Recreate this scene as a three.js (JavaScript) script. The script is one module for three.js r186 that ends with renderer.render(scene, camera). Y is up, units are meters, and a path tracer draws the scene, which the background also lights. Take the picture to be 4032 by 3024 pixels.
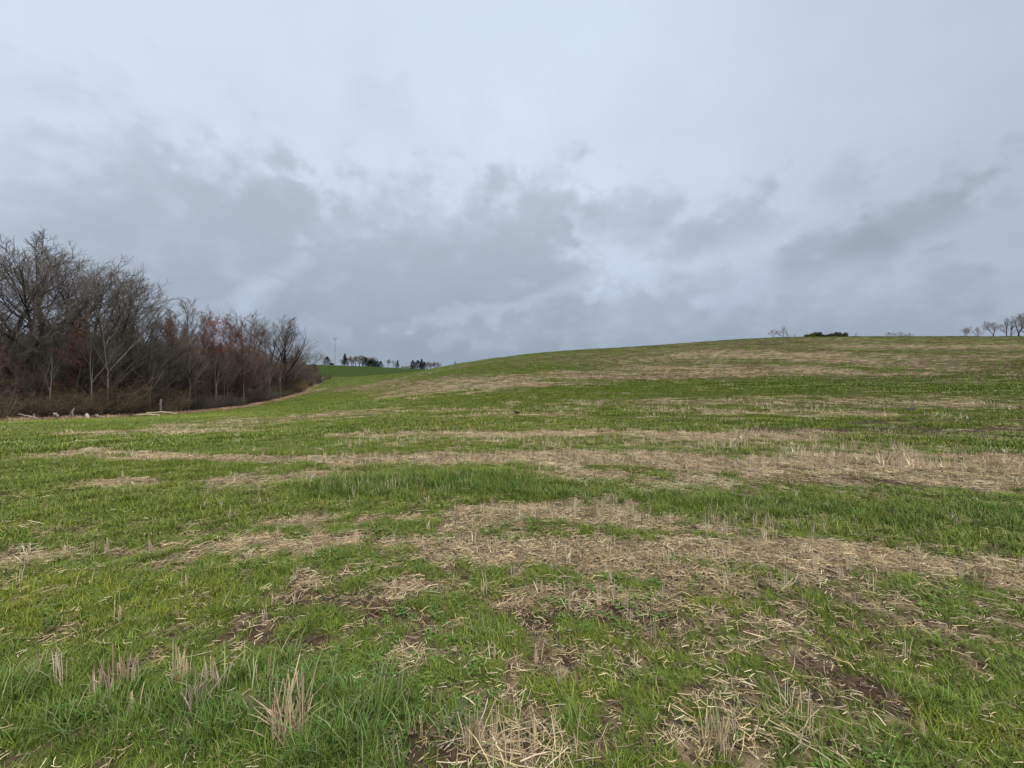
import * as THREE from 'three';
import { mergeGeometries } from 'three/addons/utils/BufferGeometryUtils.js';

// ---------------------------------------------------------------- camera, exposure
const scene = new THREE.Scene();
const renderer = new THREE.WebGLRenderer({ antialias: true });
renderer.toneMapping = THREE.LinearToneMapping;
const EXPOSURE = 2.4;
renderer.toneMappingExposure = EXPOSURE;
renderer.shadowMap.enabled = true;
const camera = new THREE.PerspectiveCamera(84.06, 4 / 3, 0.05, 6000);
camera.position.set(0, 1.6, 0);
camera.lookAt(0, 1.6, -10);

// ---------------------------------------------------------------- noise and random
const R = Math.PI / 180;
function rng(seed) {
  let a = seed >>> 0;
  return () => { a = (a + 0x6D2B79F5) >>> 0; let t = Math.imul(a ^ (a >>> 15), 1 | a); t = (t + Math.imul(t ^ (t >>> 7), 61 | t)) ^ t; return ((t ^ (t >>> 14)) >>> 0) / 4294967296; };
}
function hash(ix, iy) {
  let n = Math.imul(ix, 374761393) + Math.imul(iy, 668265263) | 0;
  n = Math.imul(n ^ (n >>> 13), 1274126177);
  return ((n ^ (n >>> 16)) >>> 0) / 4294967296;
}
function noise(x, y) {                                    // smooth value noise, 0 to 1
  const ix = Math.floor(x), iy = Math.floor(y), fx = x - ix, fy = y - iy;
  const sx = fx * fx * (3 - 2 * fx), sy = fy * fy * (3 - 2 * fy);
  const a = hash(ix, iy), b = hash(ix + 1, iy), c = hash(ix, iy + 1), d = hash(ix + 1, iy + 1);
  return a + (b - a) * sx + (c - a) * sy + (a - b - c + d) * sx * sy;
}
function fbm(x, y, n) {
  let s = 0, a = 0.5, t = 0;
  for (let i = 0; i < n; i++) { s += a * noise(x, y); t += a; a *= 0.5; const q = x * 1.6 + y * 1.2; y = y * 1.6 - x * 1.2 + 17.3; x = q + 5.1; }
  return s / t;
}
const clamp = (v, a = 0, b = 1) => (v < a ? a : v > b ? b : v);
const smooth = (a, b, v) => { const t = clamp((v - a) / (b - a)); return t * t * (3 - 2 * t); };
const mix = (a, b, t) => a + (b - a) * t;
function segDist(px, py, ax, ay, bx, by) {
  const dx = bx - ax, dy = by - ay, t = clamp(((px - ax) * dx + (py - ay) * dy) / (dx * dx + dy * dy + 1e-9));
  return Math.hypot(px - ax - dx * t, py - ay - dy * t);
}
const lin = (v) => (v /= 255) <= 0.04045 ? v / 12.92 : Math.pow((v + 0.055) / 1.055, 2.4);

// ---------------------------------------------------------------- overcast sky (air and cloud only)
// banks of cloud: bearing and height of both ends, half thickness (degrees), weight
const CLOUDS = [[-34, 6, 4, 6.5, 4.5, 0.45], [-30, 2, 34, 2.5, 3, 0.3], [-40, 16, -2, 15, 6, 0.35], [-44.6, 14.3, -28.8, 18.9, 3.7, 0.75], [-40.1, 19.6, -36.7, 19.6, 1.7, 0.4], [-28.8, 22.5, -26.9, 22.6, 1.2, 0.5], [-30.7, 20.0, -26.9, 21.7, 1.6, 0.5], [-27.8, 14.5, 2.7, 17.4, 4.5, 0.8], [-15.5, 12.4, 4.6, 14.0, 3.1, 1], [-1.6, 22.4, 8.3, 21.1, 2.5, 0.6], [4.0, 25.5, 7.1, 26.9, 1.4, 0.45], [-42.9, 10.3, -34.2, 11.2, 1.9, 0.5], [-26.9, 9.3, -6.6, 11.6, 2.7, 0.65], [11.9, 21.4, 18.8, 20.3, 1.9, 0.6], [14.3, 18.1, 17.7, 18.8, 1.2, 0.45], [22.7, 17.8, 31.0, 19.5, 1.6, 0.65], [18.8, 15.5, 23.2, 16.7, 0.9, 0.4], [32.8, 13.1, 39.3, 14.1, 1.3, 0.72], [39.0, 14.7, 47.8, 17.4, 1.5, 0.8], [38.2, 20.8, 40.4, 21.0, 1.5, 0.4], [43.2, 12.1, 44.5, 12.4, 0.4, 0.4], [20.5, 12.6, 26.3, 12.6, 1.1, 0.35], [5.8, 8.0, 44.2, 6.6, 2.5, 0.45], [-28.8, 4.9, -9.6, 5.2, 2.1, 0.55], [11.9, 10.2, 23.2, 10.2, 1.2, 0.4], [-4.7, 31.9, -3.5, 32.4, 1.4, 0.14], [-11.7, 23.5, -10.5, 24.1, 0.8, 0.25], [-19.5, 32.2, -13.8, 32.3, 1.8, 0.2], [-6.6, 4.3, 50.2, 4.4, 1.6, 0.4], [46.6, 8.0, 52.4, 8.7, 1.2, 0.3], [-50.2, 24.6, -47.0, 25.4, 1.0, 0.2], [-48.7, 19.7, -41.2, 22.2, 1.1, 0.15]];
const GAPS = [[-31.6, 9.9, -29.3, 11.8, 1.0, 0.8], [-27.8, 13.0, -25.9, 14.8, 0.9, 0.5], [5.2, 11.6, 14.9, 14.1, 1.0, 0.7], [-12.6, 8.1, 4.6, 11.0, 0.7, 0.6], [7.1, 20.7, 9.5, 18.4, 0.9, 0.6], [10.7, 16.1, 13.7, 17.0, 1.1, 0.6], [-10.8, 4.9, -6.6, 6.7, 0.9, 0.5], [-26.9, 7.2, -20.6, 6.4, 0.8, 0.4], [15.4, 14.4, 18.8, 14.7, 0.6, 0.5]];
function skyTexture() {
  const W = 3072, H = 1536, data = new Float32Array(W * H * 4);
  const EL = [0, 3, 8, 15, 24, 34, 45, 60, 90];
  const CO = [[166, 181, 199], [172, 186, 205], [186, 199, 219], [201, 213, 232], [211, 222, 240], [213, 225, 243], [213, 226, 243], [219, 230, 244], [224, 233, 245]].map((c) => c.map(lin));
  for (let row = 0; row < H; row++) {
    const el = ((row + 0.5) / H - 0.5) * 180;
    let k = 0; const e0 = Math.max(el, 0);
    while (k < EL.length - 2 && e0 > EL[k + 1]) k++;
    const f = clamp((e0 - EL[k]) / (EL[k + 1] - EL[k]));
    const base = [0, 1, 2].map((c) => mix(CO[k][c], CO[k + 1][c], f));
    for (let col = 0; col < W; col++) {
      const ang = ((col + 0.5) / W - 0.5) * 2 * Math.PI, o = (row * W + col) * 4;
      let m = 1, tint = 0;
      if (el > -1) {
        const ce = Math.cos(el * R), x = Math.cos(ang) * ce, y = Math.sin(el * R), z = Math.sin(ang) * ce;
        const az = Math.atan2(x, -z) / R, s = 1 / (y + 0.22);
        const px = x * s * 3.2, pz = z * s * 3.2;
        const w1 = fbm(px * 1.1 + 3, pz * 1.1, 4) - 0.5, w2 = fbm(px * 3.4 + 9, pz * 3.4 + 4, 5) - 0.5, w3 = fbm(az * 0.42 + 40, el * 0.6 + 11, 5) - 0.5, w4 = fbm(az * 0.16 + 70, el * 0.24 + 31, 4) - 0.5;
        let d = 0, g = 0;
        if (az > -75 && az < 75 && el < 42) {
          const qa = az + w4 * 5 + w3 * 3.2, qe = el + w3 * 3.4 + w4 * 2.2;
          for (const c of CLOUDS) { const t = segDist(qa, qe, c[0], c[1], c[2], c[3]) / c[4]; if (t < 2.6) d = 1 - (1 - d) * (1 - c[5] * smooth(2.6, 0.0, t + w3 * 2.2)); }
          for (const c of GAPS) { const t = segDist(qa, qe, c[0], c[1], c[2], c[3]) / c[4]; if (t < 2) g = Math.max(g, c[5] * smooth(2, 0.1, t)); }
        }
        // the same kind of cloud all the way round
        const ring = smooth(46, 60, Math.abs(az)) * smooth(30, 8, el);
        d = Math.max(d, ring * clamp(0.55 + w1 * 2.2 + w2 * 0.9) * 0.8);
        d = clamp(d * (1 - g * 0.5) + w1 * 0.16 + w2 * 0.1 * smooth(50, 20, el) + w3 * 0.1);
        const side = smooth(2, 62, az) - smooth(120, 178, az);
        m = (1 - 0.31 * d) * (1 - 0.24 * side * smooth(0, 16, el)) * (1 + w1 * 0.10 + w4 * 0.06 * smooth(60, 30, el)) * (1 + 0.07 * g);
        tint = d * 0.5 + w1 * 0.25 + w4 * 0.35 * smooth(60, 30, el);
      }
      data[o] = base[0] * 0.985 * m * (1 + 0.01 * tint) / EXPOSURE; data[o + 1] = base[1] * m * (1 + 0.02 * tint) / EXPOSURE; data[o + 2] = base[2] * 1.0 * m * (1 - 0.012 * tint) / EXPOSURE; data[o + 3] = 1;
    }
  }
  const t = new THREE.DataTexture(data, W, H, THREE.RGBAFormat, THREE.FloatType);
  t.mapping = THREE.EquirectangularReflectionMapping; t.magFilter = THREE.LinearFilter; t.minFilter = THREE.LinearFilter; t.needsUpdate = true;
  return t;
}
scene.background = skyTexture();
scene.environment = scene.background;

// the sun behind the cloud: broad and soft
const sun = new THREE.DirectionalLight(new THREE.Color(1, 0.975, 0.93), 1.5);
sun.position.set(50, 150, 60); sun.target.position.set(0, 0, -20);
sun.shadow.radius = 70; sun.castShadow = true; sun.shadow.mapSize.set(2048, 2048);
Object.assign(sun.shadow.camera, { left: -160, right: 160, top: 160, bottom: -160, near: 1, far: 500 });
scene.add(sun, sun.target);

// ---------------------------------------------------------------- lie of the land: heights by bearing (degrees) and distance (metres)
const BEAR = [-180, -100, -64, -50.2, -44, -35.5, -27.8, -24.8, -18.4, -10.9, 2.7, 17.7, 32.9, 42.3, 50.2, 64, 100, 180];
const DIST = [0.01, 3, 8, 14, 20, 32, 45, 60, 85, 120, 160, 200, 240, 280, 340, 420, 500, 700, 1200, 3500], LDIST = DIST.map(Math.log);
const RISE = [[0.0, 0.0, 0.0, 0.0, 0.0, 0.0, 0.0, 0.0, 0.0, 0.0, 0.0, 0.0, 0.0, 0.0, 0.0, 0.0, 0.0, 0.0, 0.0, 0.0], [0.0, 0.0, 0.0, -0.04, -0.1, -0.41, -0.8, -1.3, -2.0, -2.69, -3.0, -3.0, -3.0, -3.0, -3.0, -3.0, -3.0, -3.0, -2.44, 0.0], [0.0, 0.0, 0.0, -0.06, -0.15, -0.58, -1.1, -1.7, -2.8, -3.8, -4.0, -4.0, -4.0, -4.0, -4.0, -4.0, -4.0, -4.0, -3.25, 0.0], [0.0, 0.0, 0.0, -0.08, -0.2, -0.7, -1.2, -1.95, -3.0, -4.0, -4.0, -3.91, -3.73, -3.53, -3.21, -2.84, -2.52, -2.0, -1.32, 0.0], [0.0, 0.0, 0.0, -0.1, -0.25, -0.75, -1.3, -2.05, -3.2, -4.0, -4.0, -2.89, -1.19, 0.0, 1.0, 1.95, 2.66, 4.0, 6.09, 10.0], [0.0, 0.0, 0.0, -0.13, -0.3, -0.8, -1.4, -2.1, -3.2, -3.9, -3.0, -1.0, 1.4, 4.0, 9.65, 14.0, 14.0, 14.0, 14.19, 15.0], [0.0, 0.0, 0.0, -0.13, -0.3, -0.8, -1.3, -1.8, -2.6, -2.7, -1.8, 1.2, 4.0, 6.5, 11.2, 17.8, 22.0, 20.0, 16.0, 15.0], [0.0, 0.0, 0.0, -0.11, -0.25, -0.64, -1.0, -1.34, -1.6, -1.5, -0.5, 1.8, 4.0, 6.4, 11.2, 17.9, 22.0, 20.0, 16.0, 15.0], [0.0, 0.0, 0.0, -0.07, -0.15, -0.36, -0.5, -0.56, -0.6, 0.2, 1.8, 4.1, 6.1, 8.2, 12.2, 17.1, 20.8, 20.0, 16.0, 15.0], [0.0, 0.0, 0.0, -0.03, -0.05, -0.05, 0.2, 0.5, 1.6, 4.0, 6.9, 7.9, 8.8, 10.2, 12.6, 15.8, 18.3, 18.0, 15.0, 15.0], [0.0, 0.0, 0.0, 0.0, 0.0, 0.35, 1.1, 2.2, 4.6, 8.6, 12.7, 15.42, 16.5, 17.0, 17.0, 17.0, 16.77, 16.0, 15.57, 15.0], [0.0, 0.0, 0.0, 0.0, 0.0, 0.5, 1.3, 2.5, 5.1, 9.3, 14.4, 18.6, 21.39, 23.0, 24.31, 25.0, 24.81, 24.0, 22.74, 20.0], [0.0, 0.0, 0.0, 0.0, 0.0, 0.4, 1.2, 2.5, 5.3, 9.5, 14.7, 19.8, 23.5, 26.0, 28.5, 30.0, 30.0, 30.0, 28.13, 20.0], [0.0, 0.0, 0.0, 0.0, 0.0, 0.3, 0.95, 2.0, 4.3, 8.2, 13.0, 17.6, 21.3, 24.0, 26.5, 28.0, 28.0, 28.0, 26.51, 20.0], [0.0, 0.0, 0.0, 0.0, 0.0, 0.25, 0.8, 1.7, 3.7, 7.2, 11.4, 15.5, 18.7, 21.0, 23.5, 25.0, 25.0, 25.0, 24.07, 20.0], [0.0, 0.0, 0.0, 0.0, 0.0, 0.23, 0.6, 1.3, 2.9, 5.8, 9.0, 12.31, 15.0, 17.17, 19.0, 19.49, 19.78, 20.0, 20.0, 20.0], [0.0, 0.0, 0.0, 0.03, 0.08, 0.19, 0.3, 0.68, 1.71, 3.0, 4.6, 6.07, 7.0, 7.61, 8.36, 9.1, 9.58, 10.0, 10.0, 10.0], [0.0, 0.0, 0.0, 0.0, 0.0, 0.0, 0.0, 0.0, 0.0, 0.0, 0.0, 0.0, 0.0, 0.0, 0.0, 0.0, 0.0, 0.0, 0.0, 0.0]];
function spline(xs, ys, x) {
  const n = xs.length; let i = 0;
  while (i < n - 2 && x > xs[i + 1]) i++;
  const h = xs[i + 1] - xs[i], d = (ys[i + 1] - ys[i]) / h;
  const m0 = i ? ((ys[i] - ys[i - 1]) / (xs[i] - xs[i - 1]) * h + d * (xs[i] - xs[i - 1])) / (h + xs[i] - xs[i - 1]) : d;
  const m1 = i < n - 2 ? (d * (xs[i + 2] - xs[i + 1]) + (ys[i + 2] - ys[i + 1]) / (xs[i + 2] - xs[i + 1]) * h) / (xs[i + 2] - xs[i]) : d;
  const t = (x - xs[i]) / h, t2 = t * t, t3 = t2 * t;
  return (2 * t3 - 3 * t2 + 1) * ys[i] + (t3 - 2 * t2 + t) * h * m0 + (3 * t2 - 2 * t3) * ys[i + 1] + (t3 - t2) * h * m1;
}
const RB = [];                                            // the table refined along distance, for speed
const NR = 400, L0 = Math.log(0.5), L1 = Math.log(3500);
for (let j = 0; j <= NR; j++) { const l = mix(L0, L1, j / NR); RB.push(RISE.map((row) => spline(LDIST, row, l))); }
const AB = [], NA = 720;                                  // and along bearing
for (let j = 0; j <= NR; j++) { const a = new Float32Array(NA + 1); for (let k = 0; k <= NA; k++) a[k] = spline(BEAR, RB[j], k / 2 - 180); AB.push(a); }
function landAt(x, z) {
  const r = Math.hypot(x, z), a = (Math.atan2(x, -z) / R + 180) * 2;
  const l = clamp((Math.log(Math.max(r, 0.5)) - L0) / (L1 - L0) * NR, 0, NR - 0.001), j = Math.floor(l), k = Math.min(Math.floor(a), NA - 1), fa = a - k, fj = l - j;
  return mix(mix(AB[j][k], AB[j][k + 1], fa), mix(AB[j + 1][k], AB[j + 1][k + 1], fa), fj);
}
function heightAt(x, z) {
  return landAt(x, z) + (fbm(x * 0.55, z * 0.55, 2) - 0.5) * 0.09 + (noise(x * 3.1 + 7, z * 3.1) - 0.5) * 0.035 + (noise(x * 8.3, z * 8.3 + 3) - 0.5) * 0.016;
}

// ---------------------------------------------------------------- what grows where
// strips of ground cover: s straw, b bare soil, g dense green, t tall, y yellow-green, d standing stubble; ends (x, z), half width, weight
const STROKES = [['s', -0.12, -1.89, 0.38, -1.82, 0.11, 1], ['s', -0.37, -1.94, -0.1, -1.91, 0.05, 0.6], ['s', 0.77, -1.89, 1.04, -1.8, 0.08, 0.75], ['b', -0.42, -1.87, -0.19, -1.8, 0.08, 0.9], ['s', -0.13, -2.09, 0.51, -2.11, 0.05, 0.7], ['s', 1.9, -2.95, 2.91, -3.14, 0.18, 0.7], ['b', 1.69, -2.37, 1.92, -2.06, 0.09, 0.7], ['s', 1.64, -2.46, 1.81, -2.02, 0.09, 0.5], ['s', -0.68, -2.54, -0.32, -2.53, 0.07, 0.7], ['s', -0.18, -2.48, 0.38, -2.45, 0.06, 0.7], ['s', 1.02, -2.37, 1.35, -2.41, 0.06, 0.5], ['b', -1.75, -2.65, -1.15, -2.61, 0.07, 0.7], ['s', -1.76, -2.68, -1.08, -2.58, 0.09, 0.5], ['s', 0.05, -3.2, 1.92, -3.24, 0.21, 0.75], ['b', -0.02, -3, 0.92, -2.89, 0.12, 0.5], ['s', -1.65, -3.27, -0.09, -3.2, 0.21, 0.6], ['b', -1.58, -3.13, -0.66, -2.95, 0.1, 0.6], ['s', -2.85, -4.18, -0.47, -4.09, 0.26, 0.85], ['s', -0.47, -4.04, 1.71, -3.99, 0.42, 1], ['s', 1.68, -3.93, 3.31, -3.83, 0.37, 1], ['s', 3.25, -3.77, 4.32, -3.6, 0.2, 0.8], ['s', -4.68, -3.89, -2.82, -4.15, 0.13, 0.65], ['s', -0.59, -5.15, 1.11, -5.25, 0.63, 0.85], ['s', -2.56, -4.85, -0.53, -5.11, 0.2, 0.6], ['s', 1.18, -4.83, 2.27, -4.61, 0.21, 0.7], ['s', 3.52, -3.43, 4.16, -3.2, 0.19, 0.6], ['s', -8.55, -9.52, -3.09, -9.3, 0.55, 0.85], ['s', -3.01, -9.04, 3.84, -8.97, 0.72, 1], ['s', 3.57, -8.35, 7.06, -8.18, 1.24, 1], ['s', 6.98, -8.09, 10.46, -7.74, 1.59, 1], ['b', 4.74, -7.35, 9.47, -7, 0.78, 0.45], ['s', -11.11, -10.69, -8.79, -10.03, 0.68, 0.6], ['s', -6.44, -6.92, -4.63, -7.03, 0.34, 0.7], ['s', -4.63, -7.03, -3, -7.56, 0.56, 0.6], ['s', 0.11, -7.35, 2.47, -7.74, 0.39, 0.6], ['s', 2.04, -6.84, 4.74, -7.35, 0.48, 0.4], ['s', -6.26, -14.2, 2.76, -13.11, 0.71, 0.75], ['s', 2.86, -13.59, 8.19, -12.69, 0.97, 0.7], ['b', 8.77, -14.83, 18.15, -14.6, 0.77, 0.9], ['s', 7.94, -13.42, 17.3, -13.92, 1.08, 0.4], ['b', 13.96, -17.26, 21.2, -17.06, 0.65, 0.8], ['s', -16.31, -17.33, -12.31, -18.7, 1.96, 0.85], ['s', -16.55, -22.2, -16.02, -27, 2.63, 0.7], ['s', -20.9, -36.6, -9.99, -26.6, 4.02, 0.7], ['s', -7.69, -27.7, -1.27, -25.3, 1.3, 0.75], ['s', -1.09, -21.8, 2.91, -21.6, 1.04, 0.55], ['s', -4.72, -21.1, -2.17, -20.8, 0.87, 0.5], ['s', 7.12, -29.2, 25.2, -25.3, 3.44, 0.6], ['s', 9.13, -22.5, 17.61, -20.4, 1.76, 0.65], ['s', 3.16, -20.2, 12.21, -18.92, 0.78, 0.4], ['s', 0.78, -29.8, 5.81, -27.5, 1.42, 0.5], ['s', 5.84, -37.3, 12.87, -34.4, 0.93, 0.4], ['s', 27.5, -28.3, 32.3, -24.9, 3.77, 0.3], ['s', 16.8, -31.3, 26.3, -30.4, 0.67, 0.6], ['s', -15.23, -79.6, -2.77, -55.4, 10.79, 0.95], ['s', -18.23, -95.3, -0.41, -62.7, 6.3, 0.85], ['s', -3.27, -65.5, 18.27, -57.2, 5.72, 0.85], ['s', 7.22, -70.7, 28.1, -57, 6.33, 0.75], ['s', 22.7, -76.2, 40.2, -57.4, 7.85, 0.55], ['s', 46.2, -107.9, 57.8, -82.6, 13.95, 0.5], ['s', 5.48, -114.5, 41.3, -96.5, 17.52, 0.35], ['s', 55, -63.7, 56.9, -58.6, 5.38, 0.4], ['s', -45.6, -137.1, -19.7, -88, 11.84, 0.7], ['s', -20.8, -84.9, -6.25, -54.3, 4.08, 0.75], ['s', 33.7, -52.2, 49.3, -50.7, 2.26, 0.5], ['s', 86.9, -110.5, 112.9, -90.9, 7.31, 0.35], ['s', 52.8, -72.1, 78.5, -72.7, 7.11, 0.25], ['s', -15.66, -136, 20.7, -98.4, 8.15, 0.3], ['s', -54.3, -140.4, -14.3, -90.1, 9.9, 0.35], ['g', -44.2, -87.3, -10.32, -46.1, 41.5, 0.9], ['g', -2.58, -51.5, 42.3, -34, 4.35, 0.9], ['g', -91.4, -180.5, -32.2, -115.9, 58.8, 0.7], ['g', -17.48, -14.54, -10.93, -14.66, 2.99, 0.8], ['g', -9.64, -8.02, -7.49, -7.96, 1.49, 0.7], ['g', -5.51, -6.29, -2.74, -6.21, 0.35, 0.8], ['g', -6.34, -5.27, -4.19, -5.62, 0.86, 0.9], ['g', -3.97, -5.49, -2.19, -5.21, 0.4, 0.7], ['g', -2.79, -6.65, 0.1, -6.84, 1.03, 1], ['t', -2.58, -6.49, 0.03, -6.76, 0.8, 1], ['g', 0.09, -5.9, 6.53, -5.25, 0.55, 0.9], ['t', 0.09, -6.02, 2.53, -5.9, 0.35, 0.6], ['t', 2.43, -5.67, 6.1, -4.91, 0.5, 0.6], ['g', 2.47, -4.61, 5.55, -4.46, 0.35, 0.7], ['g', -1.73, -7.74, -0.05, -7.35, 0.54, 1], ['g', -3.74, -3.11, -2.1, -3.19, 0.47, 1], ['y', -3.74, -3.11, -2.28, -3.05, 0.39, 1], ['g', -2.9, -2.41, -1.09, -2.46, 0.36, 1], ['g', -2.37, -1.97, -0.53, -1.97, 0.24, 1], ['t', -2.64, -2.2, -1.38, -2.02, 0.18, 0.7], ['t', -1.31, -2.2, -0.51, -1.91, 0.26, 1], ['y', 0.95, -3.2, 1.51, -3.06, 0.21, 0.9], ['y', 0.04, -2.63, 0.62, -2.68, 0.11, 0.8], ['y', 0.18, -2.2, 0.51, -2.2, 0.07, 0.9], ['g', 0.18, -2.2, 0.51, -2.2, 0.09, 0.9], ['y', 0.8, -2.5, 1.86, -2.46, 0.13, 0.6], ['y', 1.97, -2.02, 2.25, -1.87, 0.13, 0.8], ['g', 1.2, -2.02, 1.61, -1.87, 0.12, 0.8], ['y', 0.53, -2.17, 1.09, -2.2, 0.07, 0.8], ['g', 0.52, -2.14, 1.06, -2.14, 0.09, 0.8], ['t', 0.94, -1.91, 1.55, -1.8, 0.07, 0.4], ['g', 2.01, -2.07, 2.32, -1.87, 0.16, 0.8], ['g', -1.72, -4.57, -0.7, -4.39, 0.19, 0.7]];
STROKES.push(['d', -3.4, -2.3, -1.35, -2.25, 0.1, 1], ['d', -1.1, -2.05, -0.9, -1.95, 0.08, 1], ['d', 0.8, -1.86, 1.1, -1.8, 0.1, 1], ['d', -4, -9.1, 10, -8.6, 0.7, 0.6], ['d', 0, -5.2, 3, -4.7, 0.4, 0.5], ['d', -3, -7, -1.4, -6.2, 0.5, 0.6], ['d', 5, -10.5, 9, -10.2, 0.35, 0.9], ['s', 0, -2.75, 3.4, -2.6, 0.9, 0.22], ['s', -1.4, -3.3, 4, -3.2, 0.7, 0.2], ['d', -4, -11.8, 8, -11.6, 0.8, 0.35], ['d', 0, -24, 16, -26, 4, 0.25], ['g', 0.3, -2.65, 3.2, -2.4, 0.14, 0.35], ['g', 0.2, -2.25, 2.8, -2.2, 0.1, 0.5], ['g', 1.6, -2.0, 3.0, -2.0, 0.2, 0.6], ['s', -1.6, -3.0, 3.6, -3.0, 0.6, 0.3], ['b', 3, -8.2, 10, -7.9, 0.5, 0.35]);
const KIND = { s: 0, b: 1, g: 2, t: 3, y: 4, d: 5 };
const SN = STROKES.map((s) => [KIND[s[0]], ...s.slice(1, 6), s[0] === 's' && s[2] > -3.45 && s[2] < -1.95 ? s[6] * 0.7 : s[6]]);
const WOOD = [[40, -160], [0, -110], [-20, -78], [-40, -59.3], [-45, -54.1], [-54, -53.1], [-83, -59.2], [-125, -66], [-145, -71.1], [-190, -86.5], [-240, -108]];
function woodEdge(z) { for (let i = 1; i < WOOD.length; i++) if (z > WOOD[i][0]) return mix(WOOD[i - 1][1], WOOD[i][1], clamp((z - WOOD[i - 1][0]) / (WOOD[i][0] - WOOD[i - 1][0]))); return -108 - (-240 - z) * 3; }
const FARF = [[-300, -480], [-133, -282], [-108, -246], [-85, -226], [-68, -232], [-60, -262], [-30, -330], [300, -900]];
function farField(x) { for (let i = 1; i < FARF.length; i++) if (x < FARF[i][0]) return mix(FARF[i - 1][1], FARF[i][1], clamp((x - FARF[i - 1][0]) / (FARF[i][0] - FARF[i - 1][0]))); return -900; }
const acc = [0, 0, 0, 0, 0, 0];
function cover(x, z) {
  acc.fill(0);
  const n0 = fbm(x * 10.5 + 3, z * 10.5, 2) - 0.5, n1 = fbm(x * 4.2, z * 4.2, 3) - 0.5, n2 = fbm(x * 0.9 + 31, z * 0.9, 4) - 0.5, n3 = fbm(x * 0.16 + 5, z * 0.16 + 9, 4) - 0.5, n4 = fbm(x * 0.045 + 15, z * 0.035 + 2, 4) - 0.5;
  for (const s of SN) {
    const hw = s[5], reach = hw * 2.2;
    if (x < Math.min(s[1], s[3]) - reach || x > Math.max(s[1], s[3]) + reach || z < Math.min(s[2], s[4]) - reach || z > Math.max(s[2], s[4]) + reach) continue;
    const q = segDist(x, z, s[1], s[2], s[3], s[4]) / hw + (hw < 0.3 ? n1 * 2.2 + n2 * 0.6 : hw < 2.5 ? n2 * 1.5 + n1 * 0.9 : n3 * 1.9 + n2 * 1.0);
    const v = s[6] * (hw > 3 ? smooth(1.6, 0.3, q) : smooth(1.35, 0.45, q));
    if (v > acc[s[0]]) acc[s[0]] = v;
  }
  const [S, B, G, T, Y, D] = acc, edge = x - woodEdge(z), wood = smooth(0.8, -0.8, edge + n2 * 2.5);
  const far = smooth(2, -2, z - farField(x) + n3 * 10);
  let g = 0.47 + n2 * 0.5 + n1 * 0.75 + n0 * 1.25 + n3 * 0.35 - S * 0.72 - B * 0.6 + G * 0.5;
  let s = 0.33 - n1 * 0.55 - n0 * 0.9 - n2 * 0.4 + n4 * 0.3 + S * 0.7 - G * 0.32 - B * 0.2;
  const margin = smooth(2.4, 0.6, Math.abs(edge - 0.6) + n2 * 4 + n3 * 3) * (z > -240 ? 0.85 : 0);
  g = clamp(mix(g, 0.95, far)); s = clamp(mix(s, 0, far));
  g *= 1 - wood; g *= 1 - margin * 0.75; s = Math.max(s * (1 - wood), margin);
  return { g, s, b: B, t: T, y: Y + n2 * 0.5 + n3 * 0.7, d: D, far, wood, margin, n0, n1, n2, n3, n4 };
}

// ---------------------------------------------------------------- ground sheet
const tau = Math.PI * 2;
function grainTexture() {                                 // fine soil and litter grain, repeats every 1.7 m
  const N = 1024, d = new Uint8Array(N * N * 4), b = new Uint8Array(N * N * 4), r = rng(5);
  const f = new Float32Array(N * N).fill(0.55);
  const tn = (x, y, p) => { const ix = Math.floor(x), iy = Math.floor(y), fx = x - ix, fy = y - iy, sx = fx * fx * (3 - 2 * fx), sy = fy * fy * (3 - 2 * fy), w = (v) => ((v % p) + p) % p; return mix(mix(hash(w(ix), w(iy)), hash(w(ix + 1), w(iy)), sx), mix(hash(w(ix), w(iy + 1)), hash(w(ix + 1), w(iy + 1)), sx), sy); };
  for (let y = 0; y < N; y++) for (let x = 0; x < N; x++) {
    let v = 0, a = 0.5; for (const p of [16, 32, 64, 128, 256]) { v += a * tn(x / N * p, y / N * p, p); a *= 0.62; }
    f[y * N + x] = v / 1.1;
  }
  for (let k = 0; k < 2600; k++) {                         // broken bits of straw and root in the soil
    let x = r() * N, y = r() * N; const a = r() * tau, n = 6 + r() * 40, v = r() < 0.65 ? 0.28 : -0.16;
    for (let i = 0; i < n; i++) { const q = ((Math.floor(y) % N + N) % N) * N + ((Math.floor(x) % N + N) % N); f[q] += v * (0.6 + 0.4 * r()); x += Math.cos(a); y += Math.sin(a); }
  }
  for (let i = 0; i < N * N; i++) { const v = clamp(f[i], 0, 1.2), c = clamp(150 + v * 120, 0, 255); d[i * 4] = c; d[i * 4 + 1] = c * 0.99; d[i * 4 + 2] = c * 0.97; d[i * 4 + 3] = 255; b[i * 4] = b[i * 4 + 1] = b[i * 4 + 2] = clamp(v) * 255; b[i * 4 + 3] = 255; }
  const mk = (a, cs) => { const t = new THREE.DataTexture(a, N, N); t.wrapS = t.wrapT = THREE.RepeatWrapping; t.magFilter = THREE.LinearFilter; t.minFilter = THREE.LinearMipmapLinearFilter; t.generateMipmaps = true; if (cs) t.colorSpace = THREE.SRGBColorSpace; t.repeat.set(1 / 1.7, 1 / 1.7); t.needsUpdate = true; return t; };
  return [mk(d, true), mk(b, false)];
}
const [grain, grainBump] = grainTexture();
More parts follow.
